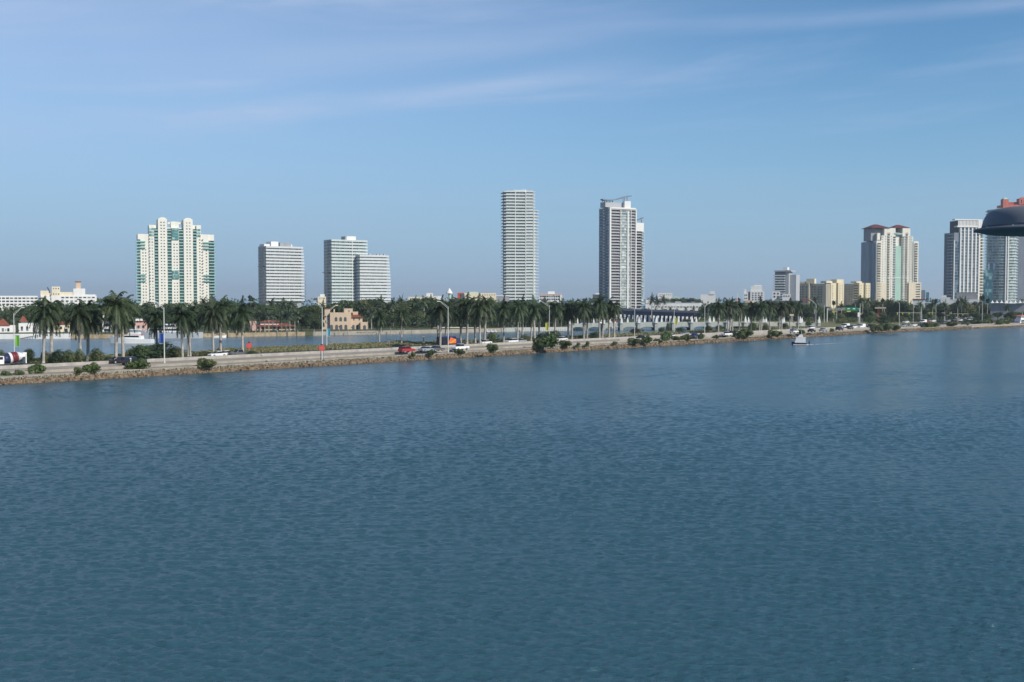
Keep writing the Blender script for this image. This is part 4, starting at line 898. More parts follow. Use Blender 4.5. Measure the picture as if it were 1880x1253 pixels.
def royal(idx):
    rr = random.Random(100+idx); o = thing('royal_palm', None, 'palm tree'); H = 9.0
    MB().tube([(0, 0, 0), (0, 0, .6), (.03, 0, 3), (.05, .02, 6), (.02, 0, H-1.2)], [.34, .27, .25, .27, .2], 9).build('trunk', 'palm_trunk', o, smooth=True)
    MB().tube([(.02, 0, H-1.2), (0, 0, H-.4), (0, 0, H+.5)], [.21, .2, .1], 8).build('crownshaft', 'crownshaft', o, smooth=True)
    q = MB(); n = (32, 26, 34, 23, 29, 36, 27)[idx % 7]
    for i in range(n):
        u = i/n; e = math.radians(80-u*125+rr.uniform(-9, 9)); frond(q, (0, 0, H+.3-u*.5), i*2.4+rr.uniform(-.3, .3), e, rr.uniform(4.0, 5.1)*(.72 if u < .2 else 1), rr.uniform(1.9, 3.0), 12, 1.05, .2, .9, rr)
    q.build('crown', 'palm_frond', o)
    if idx % 2 == 0:
        q = MB()
        for i in range(2): frond(q, (0, 0, H-.4), rr.uniform(0, 6.3), math.radians(-55), 2.6, 1.2, 8, .3, .1, 1.2, rr)
        q.build('dead_frond', 'dead_frond', o)
    return proto(o)
ROYAL = [royal(i) for i in range(7)]; RTOP = 11.6
def farpalm(idx, m, H, n, ln, dr, nm, e0=85, e1=-35):
    rr = random.Random(200+idx); o = thing(nm, None, 'palm tree'); bx_ = rr.uniform(-.6, .6)
    MB().tube([(0, 0, 0), (bx_*.3, 0, H*.4), (bx_, 0, H)], [.3, .2, .16], 6).build('trunk', 'palm_trunk', o)
    q = MB()
    for i in range(n):
        u = i/n; frond(q, (bx_, 0, H), i*2.4+rr.uniform(-.4, .4), math.radians(e0+(e1-e0)*u+rr.uniform(-8, 8)), ln*rr.uniform(.85, 1.1), dr*rr.uniform(.8, 1.2), 7, .8, .3, .45, rr)
    q.build('crown', m, o); return proto(o)
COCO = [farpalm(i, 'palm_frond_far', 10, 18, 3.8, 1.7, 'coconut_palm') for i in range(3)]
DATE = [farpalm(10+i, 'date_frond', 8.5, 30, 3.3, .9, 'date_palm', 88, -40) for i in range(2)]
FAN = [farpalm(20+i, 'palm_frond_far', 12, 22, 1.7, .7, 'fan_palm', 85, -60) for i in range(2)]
def leafy(idx, nm, m, H, rad, n, size, trunk=True, cat='tree', lobes=9, low_=.28):
    rr = random.Random(300+idx); o = thing(nm, None, cat)
    lb = []
    for i in range(lobes):
        a = rr.uniform(0, 6.28); r_ = rad*rr.uniform(.15, .68); z = H*rr.uniform(low_+.14, .80); s = rad*rr.uniform(.32, .55)
        if i == 0: r_ = 0; z = H*.72
        lb.append((Vector((r_*math.cos(a), r_*math.sin(a), z)), s))
    if trunk:
        q = MB(); q.tube([(0, 0, 0), (.1, 0, H*.25), (0, .1, H*.5)], [H*.035, H*.026, H*.015], 7)
        for c, s in lb[:5]: q.tube([(.05, 0, H*.22), (c.x*.5, c.y*.5, H*.4), tuple(c)], [H*.016, H*.012, H*.005], 5)
        q.build('trunk', 'bark', o)
    q = MB(); tot = sum(s*s for _, s in lb)
    for c, s in lb:
        for _ in range(int(n*s*s/tot)):
            v = Vector((rr.gauss(0, 1), rr.gauss(0, 1), rr.gauss(0, 1))).normalized()
            if v.z < -.5 and rr.random() < .6: v.z *= -1
            p = c+Vector((v.x*s, v.y*s, v.z*s*.78))*rr.uniform(.72, 1.08)*(1+.25*noise.noise(v*2.5+c))
            if p.z < .1: p.z = rr.uniform(.05, .4)
            nn = (v+Vector((rr.uniform(-.7, .7), rr.uniform(-.7, .7), rr.uniform(-.4, .9)))).normalized()
            t1 = nn.orthogonal().normalized(); t1.rotate(Matrix.Rotation(rr.uniform(0, 6.3), 3, nn)); t2 = nn.cross(t1); z_ = size*rr.uniform(.6, 1.3)
            q.quad(p-t1*z_-t2*z_*.35, p-t2*z_*.6+t1*z_*.2, p+t1*z_+t2*z_*.3, p+t2*z_*.6-t1*z_*.25)
    q.build('crown' if trunk else 'foliage', m, o); return proto(o)
TREE = [leafy(i, 'broadleaf_tree', m, 12, 6.5, 2300, .42) for i, m in enumerate(('leaf', 'leaf', 'leaf_olive', 'leaf', 'leaf_dark'))]
BUSH = [leafy(20+i, 'mangrove_bush', 'mangrove', 3, 2.6, 1300, .25, False, 'bush', 8, 0) for i in range(4)]
SHRUB = [leafy(30+i, 'seagrape_shrub', m, 4, 4.2, 1500, .27, False, 'bush', 9, 0) for i, m in enumerate(('leaf_dark', 'leaf', 'leaf_olive'))]
CAS = leafy(50, 'casuarina_tree', 'leaf_dark', 12, 1.6, 500, .3, True, 'tree', 8)
def dimz(me_o): return max(v[2] for v in [c for c in kids(me_o)][-1].bound_box)
HT = {}
def place_top(plist, px, ytop, D, desc, group, zb=1.5, wide=1, hidden=0):
    o = R.choice(plist)
    if o.name not in HT: HT[o.name] = max(max(b[2] for b in c.bound_box) for c in kids(o))
    ztop = CH-(ytop-HOR)*D/F; s = (ztop-zb)/HT[o.name]
    r = dup(o, ((px-CX)*D/F, D, zb), R.uniform(0, 6.28), (s*wide, s*wide, s), group=group); reg(r, desc, px); return r
bpy.context.view_layer.update()
# royal palms along the causeway: trunk column, base row, crown top row
RP = [(79.9, 668.5, 545), (94.8, 667, 539), (149, 666.5, 550), (161.5, 664, 546), (213, 666, 529), (226.5, 663, 538), (289.3, 657.5, 563), (335.3, 660, 556), (345.5, 656, 560), (349.6, 656, 556),
 (391.7, 656.5, 551), (405, 651, 543), (445.6, 655, 552), (696.5, 633, 571), (737, 633, 560), (805, 633, 551), (808, 640, 549), (818.5, 635, 552), (845.6, 631, 544), (857.5, 633, 541), (873, 631, 547), (881.6, 636, 543), (889.6, 632, 541),
 (924.8, 629.5, 550), (950, 631.5, 548), (959.5, 628, 547), (975, 626.5, 551), (981.7, 630.5, 549), (990, 624, 548), (1019, 625, 549), (1043, 624, 553), (1050, 623.5, 549), (1071.8, 625, 546), (1077.8, 622, 552), (1100.5, 623, 540), (1106, 621, 552), (1118, 620, 548), (1127.8, 621, 548),
 (1319, 612.5, 551), (1335.7, 612, 547), (1340, 611, 550), (1344.5, 610.5, 549), (1357.2, 609.5, 552), (1378.5, 609.5, 551), (1394, 609, 549), (1397.2, 610, 551), (1413, 608, 549), (1431, 607, 550), (1435, 608, 552), (1450, 606, 549), (1465, 605, 551)]
for i, (px, by, ty) in enumerate(RP):
    p = gnd(px, by, 1.75); o = ROYAL[(i*3+i//4) % 7]; k = p.y/F; s = (by-ty)*k/RTOP
    r = dup(o, tuple(p), 0, (s*R.uniform(.88, 1.12), s*R.uniform(.88, 1.12), s), group='royal palms along the causeway'); r.rotation_euler = (math.radians(R.uniform(-2, 2)), math.radians(R.uniform(-2.2, 2.2)), R.uniform(0, 6.28)); reg(r, 'grey trunked royal palm', px)
# island trees, back to front
def row(px0, px1, step, ytop, D0, D1, plist, desc, group, jy=5, wide=1):
    px = px0
    while px < px1:
        y = ytop(px)+R.uniform(-jy*.4, jy*.6) if callable(ytop) else ytop+R.uniform(-jy*.4, jy*.6)
        place_top(plist, px, y, R.uniform(D0, D1), desc, group, wide=wide*R.uniform(.85, 1.15)); px += step*R.uniform(.75, 1.25)
SK = [(0, 566), (60, 560), (130, 556), (240, 553), (330, 556), (400, 549), (470, 556), (520, 552), (560, 558), (590, 556), (650, 549), (720, 547), (800, 546), (880, 548), (960, 551), (1040, 553), (1130, 556)]
def skl(px):
    return skl0(px)-3.5
def skl0(px):
    if px <= 0: return 566
    for (a, ya), (b, yb) in zip(SK[:-1], SK[1:]):
        if a <= px <= b: return ya+(yb-ya)*(px-a)/(b-a)
    return 556
row(-230, 1130, 25, lambda p: skl(p)+5, 590, 625, TREE, 'rear row broadleaf tree', 'rear trees on the island', 6, 1.15)
row(-200, 560, 33, lambda p: skl(p)+11, 535, 560, TREE, 'middle row broadleaf tree', 'middle trees on the island', 8, 1.15)
row(560, 1050, 27, lambda p: skl(p)+9, 570, 590, TREE, 'middle row broadleaf tree', 'middle trees on the island', 8, 1.15)
row(560, 745, 24, 575, 535, 550, TREE, 'front row broadleaf tree', 'front trees on the island', 10, 1.0)
row(745, 1050, 24, 572, 552, 566, TREE, 'front row broadleaf tree', 'front trees on the island', 12, 1.0)
row(-30, 460, 42, 588, 500, 520, TREE, 'small front row broadleaf tree', 'front trees on the island', 12, 1.1)
for px, y in ((553, 573), (565, 572), (577, 576), (586, 584)): place_top([TREE[4]], px, y, 488+R.uniform(0, 8), 'dense dark waterside tree', 'dark ficus trees beside the mansion', wide=.8)
row(462, 548, 7.5, 568, 478, 489, DATE, 'silvery date palm', 'date palms in front of the long house', 5)
for px, y in ((682, 562), (700, 566), (675, 570)): place_top(DATE, px, y, 520, 'silvery date palm', 'date palms right of the mansion')
for px in (20, 60, 108, 130, 196, 238, 268, 310, 358, 372, 420, 432, 460, 500, 520, 536, 592, 630, 640, 662, 700, 722, 738, 752, 765, 780, 792, 830, 868, 900, 915, 950, 965, 1000, 1030, 1052):
    place_top(COCO, px, skl(px)-R.uniform(-3, 5), R.uniform(560, 600), 'coconut palm topping the tree line', 'coconut palms above the island trees')
row(10, 460, 24, 600, 455, 470, COCO, 'small waterfront garden palm', 'garden palms along the island shore', 10)
row(600, 760, 26, 596, 495, 505, COCO, 'small waterfront garden palm', 'garden palms along the island shore', 10)
row(925, 1050, 13, 578, 545, 552, COCO, 'slim bridgehead palm', 'slim palms behind the bridge balustrade', 10)
place_top([CAS], 464, 541, 560, 'thin dark conifer tip above the trees', 'lone conifer')
# tree line right of the island
row(1052, 1130, 18, 562, 660, 700, TREE, 'tree behind the arched bridge', 'trees behind the bridges', 6)
for px, y in ((1196, 537), (1207, 541), (1216, 541)): place_top(COCO, px, y, 765, 'tall palm beside the garage', 'palms around the parking garage')
row(1222, 1288, 12, 547, 830, 840, TREE, 'tree behind the garage roof', 'trees behind the parking garage', 3, .7)
row(1190, 1290, 13, 562, 775, 785, COCO, 'small palm before the garage wall', 'palms around the parking garage', 4)
row(1295, 1500, 17, 556, 690, 735, TREE, 'background broadleaf tree', 'trees behind the eastern palms', 6)
row(1300, 1480, 22, 552, 650, 690, COCO, 'background palm', 'palms behind the eastern palms', 5)
RK = [(1480, 560), (1540, 556), (1575, 545), (1610, 548), (1660, 545), (1675, 553), (1700, 556), (1715, 545), (1730, 549), (1765, 545), (1780, 552), (1800, 545), (1820, 557), (1880, 559)]
def rsk(px):
    for (a, ya), (b, yb) in zip(RK[:-1], RK[1:]):
        if a <= px <= b: return ya+(yb-ya)*(px-a)/(b-a)
    return 560
row(1485, 1600, 17, lambda p: rsk(p)+6, 700, 730, TREE, 'rear broadleaf tree', 'trees behind the eastern road', 6)
row(1600, 1690, 16, lambda p: rsk(p)+4, 700, 730, TREE, 'rear broadleaf tree', 'trees behind the eastern road', 5)
row(1700, 1900, 17, lambda p: rsk(p)+8, 700, 730, TREE, 'rear broadleaf tree', 'trees behind the eastern road', 6)
row(1500, 1900, 20, 572, 665, 690, TREE, 'low leafy roadside tree', 'low trees by the eastern road', 7)
for px, y in ((1578, 541), (1594, 543), (1584, 548), (1530, 551), (1545, 553), (1495, 543), (1766, 540), (1758, 544), (1772, 543), (1735, 549), (1803, 541), (1812, 546), (1718, 548), (1711, 550), (1620, 547), (1612, 549), (1690, 551), (1850, 556), (1500, 556)):
    place_top(COCO+FAN, px, y, R.uniform(670, 700), 'tall feathery palm', 'tall palms by the eastern road')
# bushes on the rocks: centre, base row, width, height
BS = [(13, 695, 20, 14), (38, 694, 16, 15), (70, 691, 33, 24), (146, 690, 15, 16), (172, 688, 34, 22), (259, 682, 44, 23), (381, 677, 37, 19), (489, 669, 6, 7), (759, 656, 10, 9), (792, 654, 14, 12), (846, 654, 20, 13), (907, 650, 23, 19), (990, 643, 24, 22), (1012, 643, 36, 30), (1041, 640, 25, 15), (1061, 639, 10, 10), (1078, 638, 10, 11), (1128, 636, 14, 9),
 (1166, 633, 27, 12), (1189, 632, 22, 15), (1204, 630, 9, 8), (1214, 630, 9, 6), (1223, 629, 22, 20), (1243, 628, 18, 11), (1261, 627, 24, 13), (1287, 625.5, 13, 14), (1315, 624, 13, 9), (1331, 622, 6, 6), (1346, 621.5, 6, 6), (1358, 622, 22, 15), (1374, 621.5, 26, 17), (1420, 619, 20, 13), (1432, 618, 14, 10), (1473, 616, 14, 11), (1528, 612, 9, 9), (1610, 609, 24, 13), (1628, 608.5, 26, 16), (1646, 608, 20, 12), (1701, 603.5, 22, 12), (1716, 603, 22, 11), (1750, 601.5, 22, 10), (1772, 600, 15, 8), (1795, 598.5, 24, 11), (1815, 597.5, 24, 13), (1838, 598, 18, 13), (1850, 597, 18, 15)]
def place_bush(plist, px, by, w, h, desc, group, z):
    p = gnd(px, by, z); o = R.choice(plist); k = p.y/F; bb = [c for c in kids(o)][0].bound_box
    W_ = max(b[0] for b in bb)-min(b[0] for b in bb); H_ = max(b[2] for b in bb)
    r = dup(o, tuple(p), R.uniform(-.4, .4), (w*k/W_*1.1, w*k/W_*.9, h*k/H_*1.05), group=group); reg(r, desc, px)
for b in BS: place_bush(BUSH, *b, 'green mangrove bush', 'mangrove bushes on the rocky edge', .95)
for b in ((56, 668, 22, 28), (82, 668, 22, 24), (105, 668, 34, 26), (125, 667, 30, 25), (145, 667, 24, 27), (176, 667, 34, 28), (200, 664, 16, 10), (240, 660, 30, 20), (262, 660, 44, 27), (292, 659, 56, 31), (322, 658, 34, 22), (376, 656, 30, 11), (452, 655, 16, 11), (463, 656, 18, 12), (2, 668, 20, 26), (903, 631, 24, 20), (934, 628, 12, 8), (962, 628, 20, 14), (992, 626, 22, 14), (1012, 625, 34, 18), (1066, 624, 14, 9), (1090, 623, 20, 14), (1168, 613, 26, 10), (1216, 611, 14, 9), (1226, 608, 9, 16), (1248, 610, 18, 9), (1300, 608, 16, 10), (1320, 607, 16, 10), (1382, 608, 22, 16), (1404, 606, 12, 14), (1440, 603, 14, 10), (1484, 600, 16, 10), (1542, 594, 26, 10), (1562, 592, 26, 9), (1596, 594, 30, 14), (1620, 594, 30, 14), (1645, 592, 28, 14), (1670, 588, 24, 12), (1730, 585, 24, 12), (1800, 588, 30, 12), (1830, 588, 26, 16), (1860, 590, 26, 18)):
    place_bush(SHRUB, *b, 'leafy verge shrub', 'shrubs on the grassy verge', 1.75)
# understorey on the island
def under(name, pts, n, w, h, m, s):
    q = MB()
    for i in range(n):
        j = R.randrange(len(pts)-1); (xa, ya), (xb, yb) = pts[j], pts[j+1]; u = R.random(); c = Vector((xa+(xb-xa)*u, ya+(yb-ya)*u, 1.4))+Vector((R.uniform(-3, 3), R.uniform(0, w), R.uniform(0, h)))
        t1 = Vector((R.gauss(0, 1), R.gauss(0, 1), R.gauss(0, 1))).normalized(); t2 = t1.orthogonal().normalized(); z = s*R.uniform(.5, 1.3); q.quad(c-t1*z, c-t2*z*.6, c+t1*z, c+t2*z*.6)
    q.build(name, m)['kind'] = 'stuff'
ip = [at(-60, 600, 505), at(440, 600, 505), at(680, 600, 535), at(1050, 600, 556)]; under('undergrowth', [(p.x, p.y) for p in ip], 9000, 20, 5.5, 'leaf_dark', .6)
ip = [at(-60, 600, 580), at(1050, 600, 600)]; under('undergrowth', [(p.x, p.y) for p in ip], 6000, 40, 9, 'leaf_dark', .8)
ip = [at(-900, 600, 740), at(120, 600, 740)]; under('undergrowth', [(p.x, p.y) for p in ip], 4000, 30, 10, 'leaf', 1.0)
ip = [at(1290, 600, 700), at(1500, 600, 700), at(1900, 600, 700)]; under('undergrowth', [(p.x, p.y) for p in ip], 5000, 25, 5, 'leaf', .7)
# ================================================================ vehicles
def wheel(q, x, y, r=.34, w=.24): q.tube([(x, y-w/2, r), (x, y+w/2, r)], r, 14)
def vehicle(kind, paint, label, cat, px, by, hd=0, s=None, sc=1, z=1.96, group=None, name=None):
    """x forward. hd: 0 = drives up the causeway (away), 1 = towards the camera's left"""
    p = gnd(px, by, z); t, ss, an = ts(p)
    o = thing(name or {'sedan': 'car', 'suv': 'car', 'pickup': 'pickup_truck', 'van': 'van'}[kind], label, cat, tuple(p), an+(math.pi if hd else 0), group)
    prof = {'sedan': ([(-2.25, .35), (2.25, .3), (2.3, .62), (2.1, .8), (1.1, .93), (-1.5, .98), (-2.2, .92), (-2.3, .6)], [(1.05, .93), (.35, 1.4), (-.9, 1.43), (-1.7, .98)], 1.78, (-1.4, 1.4)),
            'suv': ([(-2.3, .4), (2.3, .38), (2.35, .75), (2.2, .98), (1.2, 1.08), (-2.25, 1.12), (-2.35, .7)], [(1.15, 1.08), (.5, 1.68), (-1.95, 1.7), (-2.22, 1.1)], 1.86, (-1.45, 1.45)),
            'pickup': ([(-2.7, .5), (2.7, .45), (2.75, .8), (2.6, 1.05), (1.3, 1.15), (-.6, 1.15), (-.65, 1.1), (-2.7, 1.12), (-2.75, .8)], [(1.2, 1.14), (.6, 1.75), (-.5, 1.77), (-.75, 1.14)], 1.9, (-1.7, 1.75)),
            'van': ([(-2.5, .4), (2.5, .38), (2.55, .8), (2.3, 1.15), (1.7, 1.3), (1.2, 2.05), (-2.45, 2.15), (-2.5, 1)], [(2.0, 1.28), (1.3, 1.95), (.3, 1.98), (.3, 1.28)], 1.95, (-1.6, 1.65))}[kind]
    body, cab, w, wx = prof; sc2 = lambda P: [(a*sc, b*sc) for a, b in P]
    MB().prism(sc2(body), -w/2*sc, w/2*sc).build('body', paint, o, bevel=.07, fixn=True)
    if kind == 'van': MB().prism(sc2(cab), (-w/2-.01)*sc, (w/2+.01)*sc).build('window', 'black_paint', o, fixn=True)
    else:
        MB().prism(sc2(cab), (-w/2+.12)*sc, (w/2-.12)*sc).build('window', 'black_paint', o, bevel=.04, fixn=True)
        (x1_, z1_), (x2_, z2_) = cab[1], cab[2]; MB().box((x2_-.05)*sc, (x1_+.03)*sc, (-w/2+.14)*sc, (w/2-.14)*sc, (z1_-.02)*sc, (max(z1_, z2_)+.05)*sc).build('roof', paint, o)
    for wx_ in wx:
        for sy in (-1, 1):
            q = MB(); wheel(q, wx_*sc, sy*(w/2-.1)*sc, .35*sc, .24*sc); q.build('wheel', 'rubber', o)
            if s != 'far': q = MB(); q.tube([(wx_*sc, sy*(w/2+.02)*sc, .35*sc), (wx_*sc, sy*(w/2+.05)*sc, .35*sc)], .2*sc, 10); q.build('hub', 'silver_paint', o)
    for sy in (-1, 1):
        xf = body[2][0]; zf = body[2][1]
        MB().box((xf-.12)*sc, (xf+.02)*sc, (sy*.62-.16)*sc, (sy*.62+.16)*sc, (zf-.1)*sc, (zf+.06)*sc).build('headlight', 'lamp_lens', o)
        xr = body[-1][0]; MB().box((xr-.03)*sc, (xr+.1)*sc, (sy*.68-.13)*sc, (sy*.68+.13)*sc, (zf-.05)*sc, (zf+.12)*sc).build('tail_light', 'tail_red', o)
    return o
V = vehicle
V('suv', 'black_paint', 'black navy SUV driving on the near lanes below the twin crowned tower', 'car', 242, 670, 0)
V('sedan', 'black_paint', 'black car close behind the black navy SUV beside a grey palm trunk', 'car', 219, 667.5, 0, z=1.96)
V('sedan', 'white_paint', 'white car on the far lanes between two leaning palm trunks', 'car', 399, 656, 1)
V('sedan', 'white_paint', 'white hatchback just right of the leaning palm trunk on the far lanes', 'car', 413, 654.5, 1, sc=.95)
V('pickup', 'grey_paint', 'dark grey pickup on the far lanes left of the first orange sign', 'pickup truck', 439, 655, 1)
V('suv', 'red_paint', 'bright red car alone on the near lanes', 'car', 746.5, 648, 0)
V('sedan', 'silver_paint', 'silver car in front of a dark car on the near lanes', 'car', 783, 646.2, 0)
V('sedan', 'grey_paint', 'dark grey car following the silver car', 'car', 802, 645.2, 0)
V('pickup', 'white_paint', 'white pickup with dark windows on the near lanes below the cream low building', 'pickup truck', 845, 643.5, 1)
V('sedan', 'white_paint', 'white car on the far lanes below the palm pair', 'car', 891, 633, 1)
V('suv', 'white_paint', 'white SUV on the far lanes left of the tall narrow tower palms', 'car', 939, 631.5, 1)
V('sedan', 'silver_paint', 'silver car half hidden by palm trunks below the tall narrow tower', 'car', 955, 630, 1)
V('sedan', 'white_paint', 'pale car glimpsed above the large bush', 'car', 1031, 626.5, 1)
V('sedan', 'black_paint', 'black car beside the bush below the curved roof tower', 'car', 1178, 623.5, 0)
V('sedan', 'white_paint', 'white car among the bushes below the parking garage', 'car', 1231, 620.5, 0)
V('sedan', 'silver_paint', 'grey silver car below the parking garage on the far lanes', 'car', 1257, 615.5, 1)
V('sedan', 'blue_paint', 'dark blue car near the round bush below the parking garage', 'car', 1276, 620, 0)
V('pickup', 'white_paint', 'white pickup below the plain white block', 'pickup truck', 1334, 617.5, 0)
V('suv', 'black_paint', 'black SUV behind the white pickup below the plain white block', 'car', 1344, 616, 0)
V('sedan', 'white_paint', 'white car low behind the wide bush right of the palms', 'car', 1353, 613.5, 1)
RC = [('suv', 'white_paint', 1458, 612.3, 'white SUV below the grey balconied block'), ('suv', 'white_paint', 1489, 605, 'white SUV in the upper lane below the yellow condominium'), ('sedan', 'black_paint', 1490, 610.3, 'black sedan below the white SUV near the yellow condominium'), ('sedan', 'silver_paint', 1511, 609, 'silver sedan alone in a gap of the near lane'),
 ('suv', 'black_paint', 1541, 607.2, 'black SUV heading the vehicle cluster below the yellow condominium'), ('van', 'white_paint', 1552, 602.5, 'white van behind the black SUV in the cluster'), ('suv', 'grey_paint', 1560, 605, 'dark grey SUV in the middle of the vehicle cluster'), ('suv', 'white_paint', 1567, 603.6, 'white SUV at the right of the vehicle cluster'),
 ('van', 'white_paint', 1581, 603, 'tall white van under the lamp post below the yellow condominium'), ('pickup', 'black_paint', 1598, 602.5, 'black pickup before the long bush'), ('sedan', 'silver_paint', 1659, 600, 'silver sedan between the long bush and the red roofed tower'), ('suv', 'white_paint', 1677, 600, 'white SUV below the red roofed tower'), ('sedan', 'grey_paint', 1689, 599.5, 'grey sedan right of the white SUV'),
 ('suv', 'white_paint', 1663, 594, 'white SUV in the upper lane below the red roofed tower'), ('van', 'white_paint', 1695, 594, 'white van in the upper lane right of the red roofed tower'), ('sedan', 'red_paint', 1702, 591.5, 'small red car in the distant traffic'), ('suv', 'white_paint', 1712, 592, 'white SUV right of the small red car'), ('suv', 'black_paint', 1726, 595, 'black SUV between the two shoreline bushes'),
 ('sedan', 'silver_paint', 1740, 591.5, 'silver sedan in the distant traffic below the finned tower'), ('suv', 'grey_paint', 1751, 589.5, 'dark grey SUV in the distant traffic below the finned tower'), ('sedan', 'white_paint', 1762, 590, 'white sedan in the distant traffic below the finned tower'), ('suv', 'silver_paint', 1778, 589, 'silver SUV last in the distant traffic')]
for k_, pt, px, by, lab in RC: V(k_, pt, lab, {'pickup': 'pickup truck', 'van': 'van'}.get(k_, 'car'), px, by, 0 if by > 603 else 1, s='far', group='traffic at the eastern end')
# cars on the garage roof
for i, px in enumerate((1199, 1207, 1214, 1226, 1233, 1245, 1252, 1264, 1270, 1281)):
    D = 793; zt_ = CH-(556.4-HOR)*D/F
    o = thing('car', None, 'car', ((px-CX)*D/F, D, zt_), -.17, 'cars parked on the garage roof'); pt = ('white_paint', 'silver_paint', 'black_paint', 'grey_paint', 'blue_paint')[i*2 % 5]
    MB().prism([(-2.2, .3), (2.2, .3), (2.2, .75), (-2.2, .85)], -.9, .9).build('body', pt, o, fixn=True); MB().prism([(-1.7, .85), (1, .75), (.4, 1.35), (-1.1, 1.38)], -.8, .8).build('window', 'black_paint', o, fixn=True); reg(o, 'car parked on the garage roof', px)
# vehicles on the elevated bridge
for i, (px, pt) in enumerate(((1187, 'white_paint'), (1224, 'silver_paint'), (1240, 'grey_paint'), (1272, 'red_paint'), (1300, 'white_paint'))):
    c = ep(px, 3.2, -.69); o = thing('car', f'{pt[:-6]} car crossing the elevated bridge '+place_of(px).replace('the ', 'below the ', 1), 'car', tuple(c), -.15, 'cars on the elevated bridge')
    MB().prism([(-2.2, .3), (2.2, .3), (2.2, .8), (-2.2, .9)], -.9, .9).build('body', pt, o, fixn=True); MB().prism([(-1.7, .9), (1, .8), (.4, 1.5), (-1.5, 1.5)], -.8, .8).build('window', 'black_paint', o, fixn=True)
# concrete mixer
p = gnd(17, 674, 1.96); t_, s_, an = ts(p)
o = thing('mixer_truck', 'white concrete mixer truck with a navy, white and red striped drum', 'truck', tuple(p), an+math.pi)
MB().box(-3.6, 4.0, -1.0, 1.0, .7, 1.0).build('chassis', 'dark_metal', o)
MB().prism([(1.7, .8), (4.3, .8), (4.4, 1.3), (4.3, 1.75), (3.3, 1.95), (2.9, 2.75), (1.7, 2.8)], -1.1, 1.1).build('cab', 'white_paint', o, bevel=.08, fixn=True)
MB().prism([(2.0, 1.95), (3.15, 1.95), (2.85, 2.6), (2.0, 2.65)], -1.12, 1.12).build('window', 'black_paint', o, fixn=True)
dr = [(-3.3, .55), (-2.7, 1.0), (-1.9, 1.25), (-1.2, 1.36), (-.4, 1.42), (.2, 1.38), (.8, 1.2), (1.4, .9), (1.6, .5)]
segs = [(0, 2, 'white_paint'), (2, 3, 'drum_red'), (3, 4, 'drum_red'), (4, 5, 'white_paint'), (5, 7, 'drum_navy'), (7, 8, 'silver_paint')]
dp = thing('drum', None, None, (0, 0, 0)); dp.parent = o
for a, b, m in segs: MB().tube([(x, 0, 2.2+(-x)*.16) for x, r_ in dr[a:b+1]], [r_ for x, r_ in dr[a:b+1]], 20).build('drum_band', m, dp, smooth=True)
o.scale = (.84, .84, .84)
MB().frustum(-4.0, -3.2, -.6, .6, 2.4, 3.5, -.15).build('hopper', 'white_paint', o); MB().box(-4.0, -3.75, -.9, .9, .8, 3.0).build('rear_frame', 'white_paint', o); MB().box(-4.3, -3.7, -.25, .25, 1.2, 2.3).build('chute', 'silver_paint', o)
for x in (3.3, -1.3, -2.5):
    for sy in (-1, 1): q = MB(); wheel(q, x, sy*.95, .5, .35); q.build('wheel', 'rubber', o)
MB().box(2.8, 4.0, -1.15, 1.15, .75, 1.35).build('fender', 'white_paint', o)
# painted truck with orange panel
p = gnd(826, 636.8, 1.96); t_, s_, an = ts(p)
o = thing('box_truck', 'dark truck with a slanted orange and yellow side panel below the cone roof', 'truck', tuple(p), an)
MB().box(-4.4, 1.5, -1.2, 1.2, .8, 2.9).build('cargo_box', 'black_paint', o); MB().prism([(1.6, .6), (3.6, .6), (3.6, 1.5), (3.2, 2.5), (1.6, 2.6)], -1.15, 1.15).build('cab', 'drum_navy', o, bevel=.08, fixn=True)
MB().prism([(-2.0, 1.0), (1.4, 1.0), (1.4, 2.2), (-.9, 2.85)], -1.24, -1.205).build('side_panel', 'orange_panel', o, fixn=True); MB().prism([(-1.4, 1.05), (-.6, 1.05), (1.2, 2.0), (1.2, 2.3)], -1.26, -1.245).build('stripe', 'paint_yellow', o, fixn=True)
MB().box(-4.3, 1.4, -1.1, 1.1, 2.91, 3.15).build('roof', 'blue_paint', o)
for x in (2.6, -2.4, -3.5):
    for sy in (-1, 1): q = MB(); wheel(q, x, sy*1.0, .48, .3); q.build('wheel', 'rubber', o)

